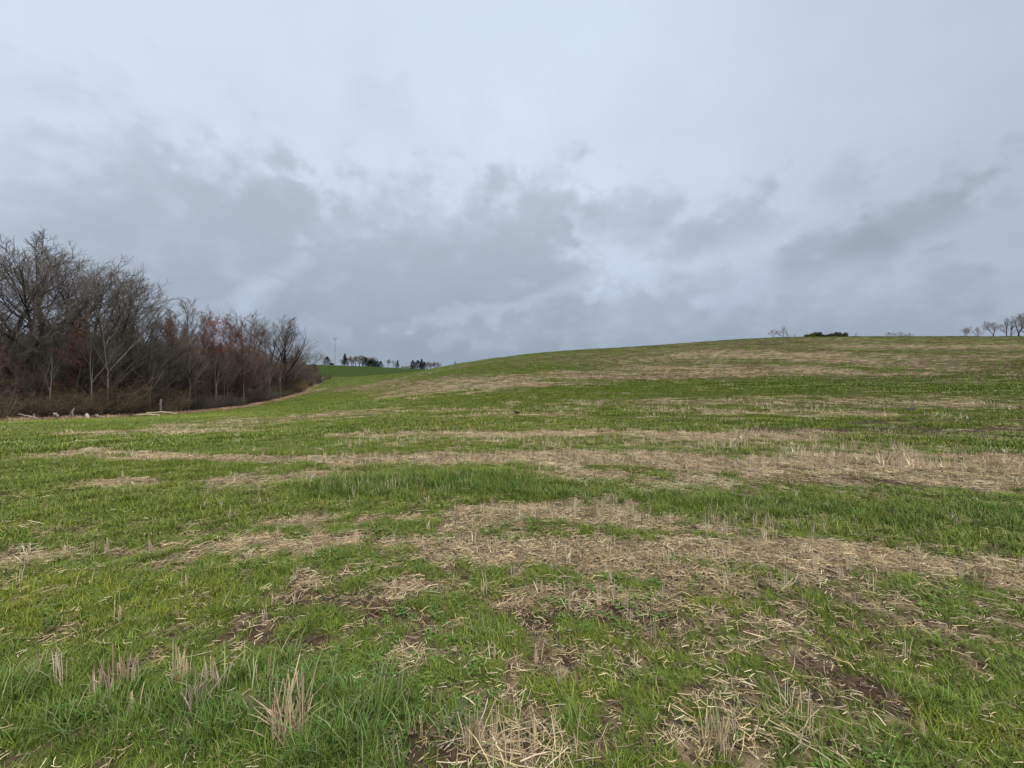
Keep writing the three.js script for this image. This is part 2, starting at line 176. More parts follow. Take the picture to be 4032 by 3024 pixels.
{
  const bear = [];
  for (let a = -180; a < -64; a += 3) bear.push(a);
  for (let a = -64; a <= 64; a += 0.25) bear.push(a);
  for (let a = 67; a < 180; a += 3) bear.push(a);
  const dist = []; for (let r = 0.35; r < 3400; r *= 1.0165) dist.push(r);
  const na = bear.length, nd = dist.length, P = new Float32Array((na * nd + 1) * 3), C = new Float32Array((na * nd + 1) * 3), U = new Float32Array((na * nd + 1) * 2), I = [];
  const soil = [0.062, 0.041, 0.028], straw = [0.33, 0.248, 0.152], green = [0.098, 0.136, 0.026], wheat = [0.031, 0.054, 0.0075], litter = [0.085, 0.062, 0.042];
  let v = 1;
  P[1] = heightAt(0, 0); C.set([0.1, 0.1, 0.05], 0);
  for (let i = 0; i < nd; i++) for (let j = 0; j < na; j++, v++) {
    const x = Math.sin(bear[j] * R) * dist[i], z = -Math.cos(bear[j] * R) * dist[i], c = cover(x, z);
    P[v * 3] = x; P[v * 3 + 1] = heightAt(x, z); P[v * 3 + 2] = z; U[v * 2] = x; U[v * 2 + 1] = z;
    const ks = 0.8 * smooth(0.25, 0.95, c.s) * (1 - c.b * 0.8) * (1 - 0.6 * smooth(0.02, 0.22, c.n2 * 0.5 + c.n1 * 0.8) * (1 - c.margin)), kg = smooth(0.3, 0.85, c.g);
    const tone = 1 + c.n3 * 0.35 + c.n1 * 0.25;
    for (let q = 0; q < 3; q++) {
      let k = mix(soil[q], straw[q], ks); k = mix(k, green[q], kg * 0.85); k = mix(k, wheat[q], c.far); k = mix(k, litter[q], c.wood * (1 - c.margin));
      C[v * 3 + q] = k * tone * 1.5;
    }
    const i0 = i * na + j + 1, i1 = i * na + (j + 1) % na + 1;
    if (i === 0) I.push(0, i1, i0); else I.push(i0 - na, i1, i0, i0 - na, i1 - na, i1);
  }
  const g = new THREE.BufferGeometry();
  g.setAttribute('position', new THREE.BufferAttribute(P, 3)); g.setAttribute('color', new THREE.BufferAttribute(C, 3)); g.setAttribute('uv', new THREE.BufferAttribute(U, 2)); g.setIndex(I); g.computeVertexNormals();
  const ground = new THREE.Mesh(g, new THREE.MeshPhysicalMaterial({ specularIntensity: 0.12, vertexColors: true, map: grain, bumpMap: grainBump, bumpScale: 0.018, roughness: 0.95 }));
  ground.name = 'field_ground'; ground.userData = { kind: 'structure', label: 'rolling crop field of soil, straw stubble and young green growth', category: 'field' };
  ground.receiveShadow = ground.castShadow = true;
  scene.add(ground);
}

// ---------------------------------------------------------------- helpers for things
const taken = {};
function numbered(n) { const k = taken[n] = (taken[n] ?? -1) + 1; return k ? n + '_' + String(k).padStart(3, '0') : n; }
function tag(o, label, category, group, kind) { o.userData = { label, category }; if (group) o.userData.group = group; if (kind) o.userData.kind = kind; return o; }
function thing(name, label, category, x, z, sink = 0, group) {
  const o = new THREE.Group(); o.name = numbered(name); o.position.set(x, heightAt(x, z) - sink, z); scene.add(o);
  return tag(o, label, category, group);
}
function part(name, geo, m, parent, label) { const o = new THREE.Mesh(geo, m); o.name = name; o.castShadow = o.receiveShadow = true; if (label) o.userData.label = label; parent.add(o); return o; }
class Geo {                                               // collects tubes, strips and faces into one geometry
  constructor() { this.p = []; this.c = []; this.i = []; this.tint = [1, 1, 1]; }
  v(x, y, z) { this.p.push(x, y, z); this.c.push(...this.tint); return this.p.length / 3 - 1; }
  tube(pts, rad, sides, point) {
    const n = pts.length; let prev = -1; const base = this.p.length / 3;
    for (let k = 0; k < n; k++) {
      const a = pts[Math.max(0, k - 1)], b = pts[Math.min(n - 1, k + 1)];
      let tx = b[0] - a[0], ty = b[1] - a[1], tz = b[2] - a[2]; const tl = Math.hypot(tx, ty, tz) || 1; tx /= tl; ty /= tl; tz /= tl;
      if (point && k === n - 1) { const e = this.v(...pts[k]); for (let s = 0; s < sides; s++) this.i.push(prev + s, prev + (s + 1) % sides, e); break; }
      let ux, uy, uz; if (Math.abs(ty) < 0.9) { ux = -tz; uy = 0; uz = tx; } else { ux = 0; uy = tz; uz = -ty; }
      const ul = Math.hypot(ux, uy, uz) || 1; ux /= ul; uy /= ul; uz /= ul;
      const wx = ty * uz - tz * uy, wy = tz * ux - tx * uz, wz = tx * uy - ty * ux, first = this.p.length / 3, r = rad[k];
      for (let s = 0; s < sides; s++) { const c = Math.cos(s / sides * tau) * r, d = Math.sin(s / sides * tau) * r; this.v(pts[k][0] + ux * c + wx * d, pts[k][1] + uy * c + wy * d, pts[k][2] + uz * c + wz * d); }
      if (k) for (let s = 0; s < sides; s++) { const q = (s + 1) % sides; this.i.push(prev + s, prev + q, first + q, prev + s, first + q, first + s); }
      prev = first;
    }
    return base;
  }
  cap(pts, rad, sides, end) { const c = this.v(...pts); for (let s = 0; s < sides; s++) this.i.push(end + s, end + (s + 1) % sides, c); }
  blade(x, z, a, h, lean, w, curl = 0.6) {                 // a grass blade: narrow strip that bends over
    const dx = Math.cos(a), dz = Math.sin(a), sx = -dz, sz = dx, L = [];
    for (let k = 0; k < 4; k++) {
      const t = k / 3, o = lean * Math.pow(t, 1 + curl), y = h * (t - 0.22 * lean / (h + 1e-6) * t * t * t), ww = w * 0.5 * (k === 0 ? 0.7 : k === 1 ? 1 : 0.75);
      if (k < 3) L.push(this.v(x + dx * o - sx * ww, y, z + dz * o - sz * ww), this.v(x + dx * o + sx * ww, y, z + dz * o + sz * ww));
      else L.push(this.v(x + dx * o, Math.max(y, 0.004), z + dz * o));
    }
    this.i.push(L[0], L[1], L[3], L[0], L[3], L[2], L[2], L[3], L[5], L[2], L[5], L[4], L[4], L[5], L[6]);
  }
  build() {
    const g = new THREE.BufferGeometry(); g.setAttribute('position', new THREE.Float32BufferAttribute(this.p, 3)); g.setAttribute('color', new THREE.Float32BufferAttribute(this.c, 3)); g.setIndex(this.i); g.computeVertexNormals();
    return g;
  }
}
const std = (o) => new THREE.MeshPhysicalMaterial({ roughness: 0.9, specularIntensity: 0.3, vertexColors: true, ...o });
const M = {
  grass: std({ roughness: 0.6, specularIntensity: 0.35 }), straw: std({ roughness: 0.6 }), clod: std({ color: new THREE.Color().setRGB(0.075, 0.050, 0.034), roughness: 0.97 }),
  bark: std({ color: new THREE.Color().setRGB(0.070, 0.060, 0.051) }), darkbark: std({ color: new THREE.Color().setRGB(0.032, 0.026, 0.022) }), hazebark: std({ color: new THREE.Color().setRGB(0.17, 0.155, 0.15) }), hazetwig: std({ color: new THREE.Color().setRGB(0.25, 0.225, 0.22) }), greybark: std({ color: new THREE.Color().setRGB(0.20, 0.175, 0.15) }), palebark: std({ color: new THREE.Color().setRGB(0.27, 0.245, 0.215) }),  // crest-tree bark and twigs: distance haze painted in as paler grey
  twig: std({ color: new THREE.Color().setRGB(0.128, 0.106, 0.092) }), redtwig: std({ color: new THREE.Color().setRGB(0.145, 0.075, 0.062) }), tantwig: std({ color: new THREE.Color().setRGB(0.125, 0.098, 0.070) }), browntwig: std({ color: new THREE.Color().setRGB(0.135, 0.080, 0.056) }),
  shrub: std({ color: new THREE.Color().setRGB(0.125, 0.088, 0.047) }), needle: std({ color: new THREE.Color().setRGB(0.022, 0.036, 0.018) }), bush: std({ color: new THREE.Color().setRGB(0.062, 0.076, 0.030) }),
  deadwood: std({ color: new THREE.Color().setRGB(0.27, 0.24, 0.195) }), metal: std({ color: new THREE.Color().setRGB(0.33, 0.35, 0.39), roughness: 0.5 }), roof: std({ color: new THREE.Color().setRGB(0.20, 0.21, 0.23) }), wall: std({ color: new THREE.Color().setRGB(0.26, 0.25, 0.23) }),
  feather: std({ color: new THREE.Color().setRGB(0.012, 0.012, 0.015), roughness: 0.45 }), stone: std({ color: new THREE.Color().setRGB(0.085, 0.072, 0.058) }),
};

// ---------------------------------------------------------------- ground cover, copied in its thousands
function grassTuft(seed, n, rad, h0, h1, w, lean) {
  const r = rng(seed), g = new Geo();
  for (let k = 0; k < n; k++) {
    const a = r() * tau, q = Math.sqrt(r()) * rad, h = mix(h0, h1, r()), b = 0.72 + r() * 0.5, y = r();
    g.tint = y < 0.15 ? [2.1 * b, 1.4 * b, 2.8 * b] : [b * (0.85 + y * 0.35), b, b * (1.1 - y * 0.4)];
    g.blade(Math.cos(a) * q, Math.sin(a) * q, a + (r() - 0.5) * 2.4, h, h * lean * (0.3 + r() * 1.1), w * (0.7 + r() * 0.6), 0.4 + r() * 0.9);
  }
  return g.build();
}
function strawLying(seed, n, rad, l0, l1, th) {
  const r = rng(seed), g = new Geo();
  for (let k = 0; k < n; k++) {
    const a = r() * tau, q = Math.sqrt(r()) * rad, l = mix(l0, l1, r() * r()), d = r() * tau, up = (r() - 0.35) * 0.35 * (r() < 0.25 ? 2.2 : 1), y = th + r() * 0.022, t = th * (0.7 + r() * 0.6), b = 0.62 + r() * 0.6, bow = (r() - 0.5) * 0.7;
    const cx = Math.cos(a) * q, cz = Math.sin(a) * q, ux = Math.cos(d), uz = Math.sin(d), s = Math.max(0, -up * l * 0.5);
    g.tint = [b, b * (0.94 + r() * 0.08), b * (0.85 + r() * 0.25)];
    g.tube([[-0.5, 0], [0, bow * 0.3], [0.5, 0]].map(([u, o]) => [cx + ux * u * l - uz * o * l, y + s + up * u * l + Math.abs(up) * l * 0.3, cz + uz * u * l + ux * o * l]), [t, t, t * 0.8], 3);
  }
  return g.build();
}
function stubbleTuft(seed, n, rad, h0, h1, th) {
  const r = rng(seed), g = new Geo();
  for (let k = 0; k < n; k++) {
    const a = r() * tau, q = Math.sqrt(r()) * rad, h = mix(h0, h1, r()), d = r() * tau, ln = h * (r() < 0.2 ? 0.9 : 0.3) * r(), t = th * (0.75 + r() * 0.5), b = 0.7 + r() * 0.5, x = Math.cos(a) * q, z = Math.sin(a) * q;
    g.tint = [b, b * 0.97, b * (0.88 + r() * 0.2)];
    g.tube([[x, -0.01, z], [x + Math.cos(d) * ln * 0.4, h * 0.55, z + Math.sin(d) * ln * 0.4], [x + Math.cos(d) * ln, h, z + Math.sin(d) * ln]], [t, t, t * 0.9], 3);
    if (r() < 0.3) { g.blade(x, z, d + 1, h * 0.8, h * 0.7, t * 3, 0.3); }
  }
  return g.build();
}
function clodGeo(seed) {
  const g = new THREE.IcosahedronGeometry(1, 1), p = g.attributes.position, c = new Float32Array(p.count * 3);
  for (let i = 0; i < p.count; i++) { const x = p.getX(i), y = p.getY(i), z = p.getZ(i), k = 0.7 + 0.6 * noise(x * 2.2 + seed * 9, y * 2.2 + z * 1.7 + seed); p.setXYZ(i, x * k, y * k * 0.7, z * k); c[i * 3] = c[i * 3 + 1] = c[i * 3 + 2] = 1; }
  g.setAttribute('color', new THREE.BufferAttribute(c, 3)); g.computeVertexNormals(); return g;
}
function leafRosette(seed) {
  const r = rng(seed), g = new Geo();
  for (let k = 0; k < 16; k++) {
    const a = r() * tau, q = 0.01 + r() * 0.06, h = 0.012 + r() * 0.03, s = 0.007 + r() * 0.008, b = 0.8 + r() * 0.45; g.tint = [b, b, b];
    const cx = Math.cos(a) * q, cz = Math.sin(a) * q, c = g.v(cx, h, cz), f = [];
    for (let m = 0; m < 6; m++) f.push(g.v(cx + Math.cos(a + m / 6 * tau) * s * (m === 0 ? 1.5 : 1), h + (r() - 0.4) * 0.006, cz + Math.sin(a + m / 6 * tau) * s));
    for (let m = 0; m < 6; m++) g.i.push(c, f[(m + 1) % 6], f[m]);
  }
  return g.build();
}
function stuff(name, label, category) { const o = new THREE.Group(); o.name = numbered(name); scene.add(o); return tag(o, label, category, null, 'stuff'); }
class Scatter {                                           // gathers copies of a few variants, then writes one InstancedMesh for each
  constructor(geos) { this.geos = geos; this.m = geos.map(() => []); this.c = geos.map(() => []); this.o = new THREE.Object3D(); }
  add(k, x, y, z, turn, sx, sy, col, tx = 0, tz = 0) { const o = this.o; o.position.set(x, y, z); o.rotation.set(tx, turn, tz); o.scale.set(sx, sy, sx); o.updateMatrix(); for (let i = 0; i < 16; i++) this.m[k].push(o.matrix.elements[i]); this.c[k].push(col[0], col[1], col[2]); }
  build(name, mat, parent) {
    this.geos.forEach((g, k) => {
      const n = this.c[k].length / 3; if (!n) return;
      const im = new THREE.InstancedMesh(g, mat, n); im.instanceMatrix.array.set(this.m[k]); im.instanceColor = new THREE.InstancedBufferAttribute(new Float32Array(this.c[k]), 3);
      im.name = name; im.userData.kind = 'stuff'; im.castShadow = im.receiveShadow = true; parent.add(im);
    });
  }
  get count() { return this.c.reduce((a, b) => a + b.length / 3, 0); }
}
// a jittered grid over the field in front, between two distances
function* spots(r0, r1, cell, seed, half = r1 < 60 ? 70 : 62) {
  const r = rng(seed), zmax = r1, xm = Math.sin(Math.min(half, 89) * R) * r1, cut = Math.cos(half * R);
  for (let z = -zmax; z < -r0 * cut * 0.9; z += cell) for (let x = -xm; x < xm; x += cell) {
    const px = x + (r() - 0.5) * cell * 1.6, pz = z + (r() - 0.5) * cell * 1.6, d = Math.hypot(px, pz);
    if (d < r0 || d >= r1 || -pz < d * cut) continue;
    yield [px, pz, d];
  }
}
const GREEN = [0.126, 0.182, 0.030], YELL = [0.175, 0.214, 0.024], BLUE = [0.084, 0.156, 0.034];
function grassColor(c, r, bluish) {
  const y = clamp(0.30 + c.y * 0.85), b = clamp(bluish * 0.7 + c.t * 0.3), k = 0.74 + r() * 0.5, o = [];
  for (let q = 0; q < 3; q++) { let v = mix(GREEN[q], YELL[q], y * 0.9); v = mix(v, BLUE[q], b); o.push(v * k); }
  return o;
}
const T0 = Date.now(), say = () => T0;
{
  const fine = [11, 12, 13, 14].map((s) => grassTuft(s, 15, 0.042, 0.018, 0.062, 0.0024, 0.95));
  const mid = [21, 22, 23].map((s) => grassTuft(s, 26, 0.09, 0.025, 0.085, 0.0038, 0.85));
  const wide = [31, 32, 33].map((s) => grassTuft(s, 46, 0.30, 0.04, 0.12, 0.011, 0.6));
  const broad = [41, 42].map((s) => grassTuft(s, 80, 1.0, 0.05, 0.14, 0.032, 0.5));
  const tall = [51, 52, 53].map((s) => grassTuft(s, 18, 0.055, 0.07, 0.19, 0.0042, 0.85));
  const S = new Scatter([...fine, ...mid, ...wide, ...broad]), TS = new Scatter(tall), r = rng(77);
  for (const [r0, r1, cell, first, n, sc] of [[1.3, 5.5, 0.034, 0, 4, 1], [5.5, 15, 0.075, 4, 3, 1], [15, 45, 0.25, 7, 3, 1], [45, 125, 0.85, 10, 2, 1], [125, 290, 2.0, 10, 2, 1.7]]) {
    for (const [x, z] of spots(r0, r1, cell, 100 + first)) {
      const c = cover(x, z); if (c.far > 0.5 || c.wood > 0.5 || c.margin > 0.6) continue;
      const p = smooth(0.30, 0.74, c.g); if (r() > p * 0.92 + 0.08) continue;
      const s = (0.65 + r() * 0.7) * (0.75 + c.g * 0.45), hs = s * (0.8 + c.t * 0.8 + clamp(c.n2 * 1.2 + 0.3) * 0.5);
      S.add(first + Math.floor(r() * n), x, heightAt(x, z) - 0.004, z, r() * tau, s * sc, hs * (sc > 1 ? 1.1 : 1), grassColor(c, r, r() < 0.2 ? 0.7 : 0));
    }
    say('grass', r1, S.count);
  }
  for (const [r0, r1, cell] of [[1.3, 5, 0.07], [5, 17, 0.12]]) for (const [x, z] of spots(r0, r1, cell, 900 + r1)) {
    const c = cover(x, z); if (r() > c.t * 0.4 + smooth(0.72, 1, c.g) * 0.10) continue;
    const s = 0.7 + r() * 0.6; TS.add(Math.floor(r() * 3), x, heightAt(x, z) - 0.004, z, r() * tau, s, s * (0.5 + c.t * 0.5), grassColor(c, r, 0.75));
  }
  S.build('grass_tuft', M.grass, stuff('young_grass', 'short young green grass growing in strips over the field', 'grass'));
  TS.build('tall_grass_tuft', M.grass, stuff('tall_grass', 'taller blue-green grass in thick patches among the stubble', 'grass'));
}
{
  const near = [61, 62, 63, 64].map((s) => strawLying(s, 9, 0.10, 0.02, 0.16, 0.0019)), mid = [65, 66, 67].map((s) => strawLying(s, 22, 0.19, 0.05, 0.24, 0.0027)), few = [58, 59, 60].map((s) => strawLying(s, 4, 0.07, 0.02, 0.13, 0.0018)), far = [68, 69].map((s) => strawLying(s, 60, 0.55, 0.08, 0.30, 0.0045));
  const S = new Scatter([...near, ...mid, ...far, ...few]), r = rng(81), tone = (k) => { const a = r(), b = 0.75 + r() * 0.5; return a < 0.28 ? [0.29 * b, 0.22 * b, 0.14 * b] : a < 0.7 ? [0.54 * b, 0.415 * b, 0.24 * b] : [0.70 * b, 0.58 * b, 0.37 * b]; };
  for (const [r0, r1, cell, first, n] of [[1.3, 6, 0.05, 0, 4], [6, 17, 0.12, 4, 3], [17, 55, 0.5, 7, 2]]) {
    for (const [x, z] of spots(r0, r1, cell, 300 + first)) {
      const c = cover(x, z); if (c.wood > 0.3 || r() > smooth(0.26, 1.0, c.s + c.n0 * -0.25) * 0.74 + 0.03) continue;
      const s = 0.75 + r() * 0.5; S.add(first + Math.floor(r() * n), x, heightAt(x, z), z, r() * tau, s, s * (0.7 + c.s * 0.6), tone(), (r() - 0.5) * 0.16, (r() - 0.5) * 0.16);
    }
  }
  for (const [x, z] of spots(1.3, 9, 0.075, 399)) { const c = cover(x, z); if (r() > 0.24 + 0.62 * smooth(0.85, 0.4, c.g)) continue; S.add(9 + Math.floor(r() * 3), x, heightAt(x, z) + r() * 0.02 * c.g, z, r() * tau, 1, 1, tone(), (r() - 0.5) * 0.3, (r() - 0.5) * 0.3); }
  S.build('straw_scatter', M.straw, stuff('straw_litter', 'tan cut straw lying loose over the bare strips of soil', 'straw'));
  const st = [71, 72, 73, 74].map((s) => stubbleTuft(s, 4 + s % 3, 0.02, 0.05, 0.14, 0.0021)), sw = [75, 76].map((s) => stubbleTuft(s, 9, 0.22, 0.07, 0.16, 0.0036)), sf = [78, 79].map((s) => stubbleTuft(s, 22, 0.6, 0.09, 0.17, 0.007));
  const B = new Scatter([...st, ...sw, ...sf]);
  for (const [r0, r1, cell, first, n, d] of [[1.3, 7, 0.13, 0, 4, 0.55], [7, 18, 0.17, 0, 4, 0.8], [11, 26, 0.4, 4, 2, 0.7], [24, 75, 1.1, 6, 2, 0.6]]) for (const [x0, z0] of spots(r0, r1, cell, 500 + r1)) {
    const z = first ? z0 : Math.round(z0 / 0.19) * 0.19 + (r() - 0.5) * 0.04, x = x0, c = cover(x, z);
    if (c.wood > 0.3 || r() > d * (0.06 + 0.75 * smooth(0.3, 1, c.s)) + c.d * 0.9) continue;
    const s = 0.7 + r() * 0.6; B.add(first + Math.floor(r() * n), x, heightAt(x, z), z, r() * tau, s, s * (1 + c.d * 0.5), r() < 0.45 ? [0.72, 0.61, 0.42] : tone());
  }
  B.build('stubble_tuft', M.straw, stuff('standing_stubble', 'short upright cut stalks standing in rows across the field', 'stubble'));
  const cl = new Scatter([1, 2, 3].map(clodGeo));
  for (const [r0, r1, cell] of [[1.3, 4.5, 0.034], [4.5, 13, 0.10]]) for (const [x, z] of spots(r0, r1, cell, 700 + r1)) {
    const c = cover(x, z); if (r() > (0.45 + c.b * 0.6) * smooth(0.75, 0.3, c.g)) continue;
    const s = (0.006 + 0.02 * r() * r() + (r() < 0.03 ? 0.018 : 0)) * (r1 > 5 ? 1.6 : 1), b = 0.65 + r() * 0.6; cl.add(Math.floor(r() * 3), x, heightAt(x, z), z, r() * tau, s, s, [b, b, b]);
  }
  cl.build('clod', M.clod, stuff('soil_clods', 'dark brown crumbs of soil between the straw', 'soil'));
  const lf = new Scatter([91, 92, 93].map(leafRosette));
  for (const [x, z] of spots(1.3, 5, 0.10, 801)) { const c = cover(x, z); if (noise(x * 1.3 + 50, z * 1.3) < 0.66 || r() > 0.6 || c.s > 0.75) continue; const s = 0.4 + r() * 0.45, k = 0.8 + r() * 0.4; lf.add(Math.floor(r() * 3), x, heightAt(x, z), z, r() * tau, s, s, [0.095 * k, 0.16 * k, 0.032 * k]); }
  lf.build('leaf_rosette', M.grass, stuff('low_weeds', 'low round-leaved weeds creeping among the grass', 'weeds'));
  say('straw', S.count, B.count, cl.count, lf.count);
}
// dead grass along the foot of the wood
{
  const t = [101, 102, 103].map((s) => grassTuft(s, 34, 0.35, 0.25, 0.75, 0.016, 0.6)), S = new Scatter(t), r = rng(83);
  for (let k = 0; k < 3600; k++) {
    const z = -36 - 205 * Math.pow(r(), 1.3), e = woodEdge(z), x = e - 1.2 + r() * (z < -110 ? 2.0 : 3.2) * (0.6 + noise(z * 0.3, 4)), b = 0.7 + r() * 0.5;
    const s = 0.35 + r() * 0.7; S.add(Math.floor(r() * 3), x, heightAt(x, z) - 0.02, z, r() * tau, s * 1.3, s, r() < 0.3 ? [0.26 * b, 0.19 * b, 0.11 * b] : [0.46 * b, 0.38 * b, 0.24 * b]);
  }
  for (let k = 0; k < 260; k++) { const a = r() * tau, q = Math.sqrt(r()), x = -66 + Math.cos(a) * q * 4.0, z = -139 + Math.sin(a) * q * 10, b = 0.8 + r() * 0.4, s = 0.35 + r() * 0.4; S.add(Math.floor(r() * 3), x, heightAt(x, z) - 0.02, z, r() * tau, s * 1.5, s, [0.42 * b, 0.34 * b, 0.22 * b]); }
  S.build('dead_grass_tuft', M.grass, stuff('dead_grass', 'pale dead grass along the foot of the wood', 'grass'));
}

// ---------------------------------------------------------------- trees
function rotAround(d, angle, r) {                         // d turned by angle about a random axis square to it
  let ax = r() - 0.5, ay = r() - 0.5, az = r() - 0.5; const k = ax * d[0] + ay * d[1] + az * d[2]; ax -= k * d[0]; ay -= k * d[1]; az -= k * d[2];
  const l = Math.hypot(ax, ay, az) || 1, s = Math.sin(angle) / l, c = Math.cos(angle); return [d[0] * c + ax * s, d[1] * c + ay * s, d[2] * c + az * s];
}
// bare tree 20 m high: trunk and limbs in one part, branches and twigs in the other
function bareTree(seed, o = {}) {
  const r = rng(seed), T = new Geo(), C = new Geo(), { kids = [14, 7, 7, 6], rad = 0.26, clear = 0.3, spread = 0.85, limb = 0.40, up = 0.12, fork = 0, buds = 0, twig = 1, lean = 0 } = o;
  const SEG = [9, 6, 4, 2, 1], SID = [8, 5, 4, 3, 3], WOB = [0.06, 0.13, 0.14, 0.15, 0.1];
  let top = 0;
  function grow(p, d, len, r0, lvl) {
    const pts = [p.slice()], n = SEG[lvl], rr = [r0]; let q = p.slice(); d = d.slice(); const dirs = [d.slice()];
    for (let k = 1; k <= n; k++) {
      d = [d[0] + (r() - 0.5) * 2 * WOB[lvl], d[1] + (r() - 0.5) * 2 * WOB[lvl] * 0.6 + (lvl === 1 ? up : lvl ? up * 0.4 : 0), d[2] + (r() - 0.5) * 2 * WOB[lvl]];
      const l = Math.hypot(...d); d = d.map((v) => v / l); q = q.map((v, i) => v + d[i] * len / n); pts.push(q.slice()); dirs.push(d.slice());
      rr.push(lvl === 4 ? 0.003 : Math.max(r0 * (1 - 0.82 * k / n), 0.006 * twig));
      if (q[1] > top) top = q[1];
    }
    const G = lvl <= 1 ? T : C; G.tint = (() => { const b = 0.85 + r() * 0.3; return [b, b, b]; })();
    if (lvl === 0) { rr[0] *= 1.35; }
    G.tube(pts, rr, SID[lvl], lvl >= 3);
    if (lvl === 4) { if (buds && r() < buds) { const e = pts[1], s = 0.05 + r() * 0.05; C.tint = [1.5, 0.9, 0.9]; const a = C.v(e[0] - s, e[1], e[2]), b = C.v(e[0] + s, e[1], e[2] + s * 0.5), c = C.v(e[0], e[1] + s * 1.5, e[2] - s * 0.3), f = C.v(e[0], e[1] - s * 0.6, e[2] + s * 0.6); C.i.push(a, b, c, a, c, f, b, f, c); } return; }
    const nk = Math.round(kids[lvl] * (0.8 + r() * 0.4));
    for (let k = 0; k < nk; k++) {
      const t = lvl === 0 ? clear + (1 - clear) * Math.pow((k + r()) / nk, 0.9) : 0.22 + 0.78 * (k + r()) / nk, f = Math.min(t, 0.999) * n, i = Math.floor(f), fr = f - i;
      const at = pts[i].map((v, j) => mix(v, pts[i + 1][j], fr)), rb = mix(rr[i], rr[i + 1], fr);
      const ang = lvl === 0 ? spread * (1.05 - 0.65 * (t - clear) / (1 - clear)) * (0.75 + r() * 0.5) : 0.38 + r() * 0.42;
      const cl = lvl === 0 ? 20 * limb * (1.0 - 0.55 * (t - clear) / (1 - clear)) * (0.7 + r() * 0.5) : len * (lvl === 1 ? 0.5 : lvl === 2 ? 0.5 : 0.62) * (1 - 0.45 * t) * (0.7 + r() * 0.6);
      grow(at, rotAround(dirs[i], ang, r), cl, Math.max(rb * (lvl === 0 ? 0.55 : 0.6), [0, 0, 0.024, 0.013, 0.008][lvl + 1] * twig), lvl + 1);
    }
  }
  const dir = [lean, 1, lean * 0.3]; const l = Math.hypot(...dir);
  if (fork) {
    const h = 20 * fork, fp = [[0, 0, 0], [0.05, h * 0.5, 0], [0.1, h, 0.05]]; T.tube(fp, [rad * 1.4, rad * 1.05, rad], 8);
    const n = 3 + Math.floor(r() * 2); for (let k = 0; k < n; k++) { const a = k / n * tau + r(); const e = 0.25 + r() * 0.4; const s = kids[0]; kids[0] = Math.ceil(s / n * 1.7); grow([0.1, h - 0.1, 0.05], [Math.cos(a) * e, 1, Math.sin(a) * e], 20 * (0.86 - fork) * (0.8 + r() * 0.25), rad * 0.66, 0); kids[0] = s; }
  } else grow([0, 0, 0], dir.map((v) => v / l), 16.5, rad, 0);
  const k = 20 / top, sc = (g) => { const b = g.build(); b.scale(k, k, k); return b; };
  return { trunk: sc(T), crown: sc(C), h: 20 };
}
const V = [
  bareTree(201, { clear: 0.32, rad: 0.29, limb: 0.5, spread: 1.0 }), bareTree(202, { clear: 0.3, rad: 0.26, spread: 0.95, up: 0.1, fork: 0.36, limb: 0.36 }), bareTree(203, { clear: 0.25, rad: 0.32, fork: 0.3, spread: 0.95, limb: 0.42 }), bareTree(204, { clear: 0.4, rad: 0.2, limb: 0.32, spread: 0.7 }),
  bareTree(205, { clear: 0.25, rad: 0.24, buds: 0.45, kids: [15, 8, 7, 6], spread: 0.8 }), bareTree(206, { clear: 0.17, rad: 0.36, limb: 0.46, spread: 0.95, kids: [24, 8, 7, 6], up: 0.2 }), bareTree(207, { clear: 0.12, rad: 0.2, buds: 0.3, kids: [18, 8, 8, 6], limb: 0.34 }), bareTree(208, { clear: 0.45, rad: 0.13, limb: 0.25, kids: [11, 6, 5, 4], spread: 0.6, fork: 0.42 }),
];
// thinner trees for far off: fewer, stouter twigs
const FV = [bareTree(221, { kids: [14, 8, 7, 5], rad: 0.42, twig: 2.4, clear: 0.2, spread: 1.0, limb: 0.46 }), bareTree(222, { kids: [14, 8, 7, 5], rad: 0.4, twig: 2.4, clear: 0.3, spread: 1.1, limb: 0.5, fork: 0.2 }), bareTree(223, { kids: [14, 8, 7, 5], rad: 0.36, twig: 2.4, clear: 0.12, spread: 0.8, limb: 0.36 })];
say('trees');
function tree(x, z, h, v, label, o = {}) {
  const { crown = M.twig, bark = M.bark, turn = 0, wide = 1, group, name = 'bare_tree', tilt = 0 } = o; if (z < -400) h *= 1.15;
  const t = thing(name, label, 'tree', x, z, 0.12, group); t.rotation.set(0, turn, tilt); const s = (h + 0.12) / 20; t.scale.set(s * wide, s, s * wide);
  part('trunk', v.trunk, bark, t); part('crown', v.crown, crown, t); return t;
}
const inWood = 'bare grey-brown tree of the wood, its crown tangled with its neighbours', gw = 'trees tangled along the edge of the wood';
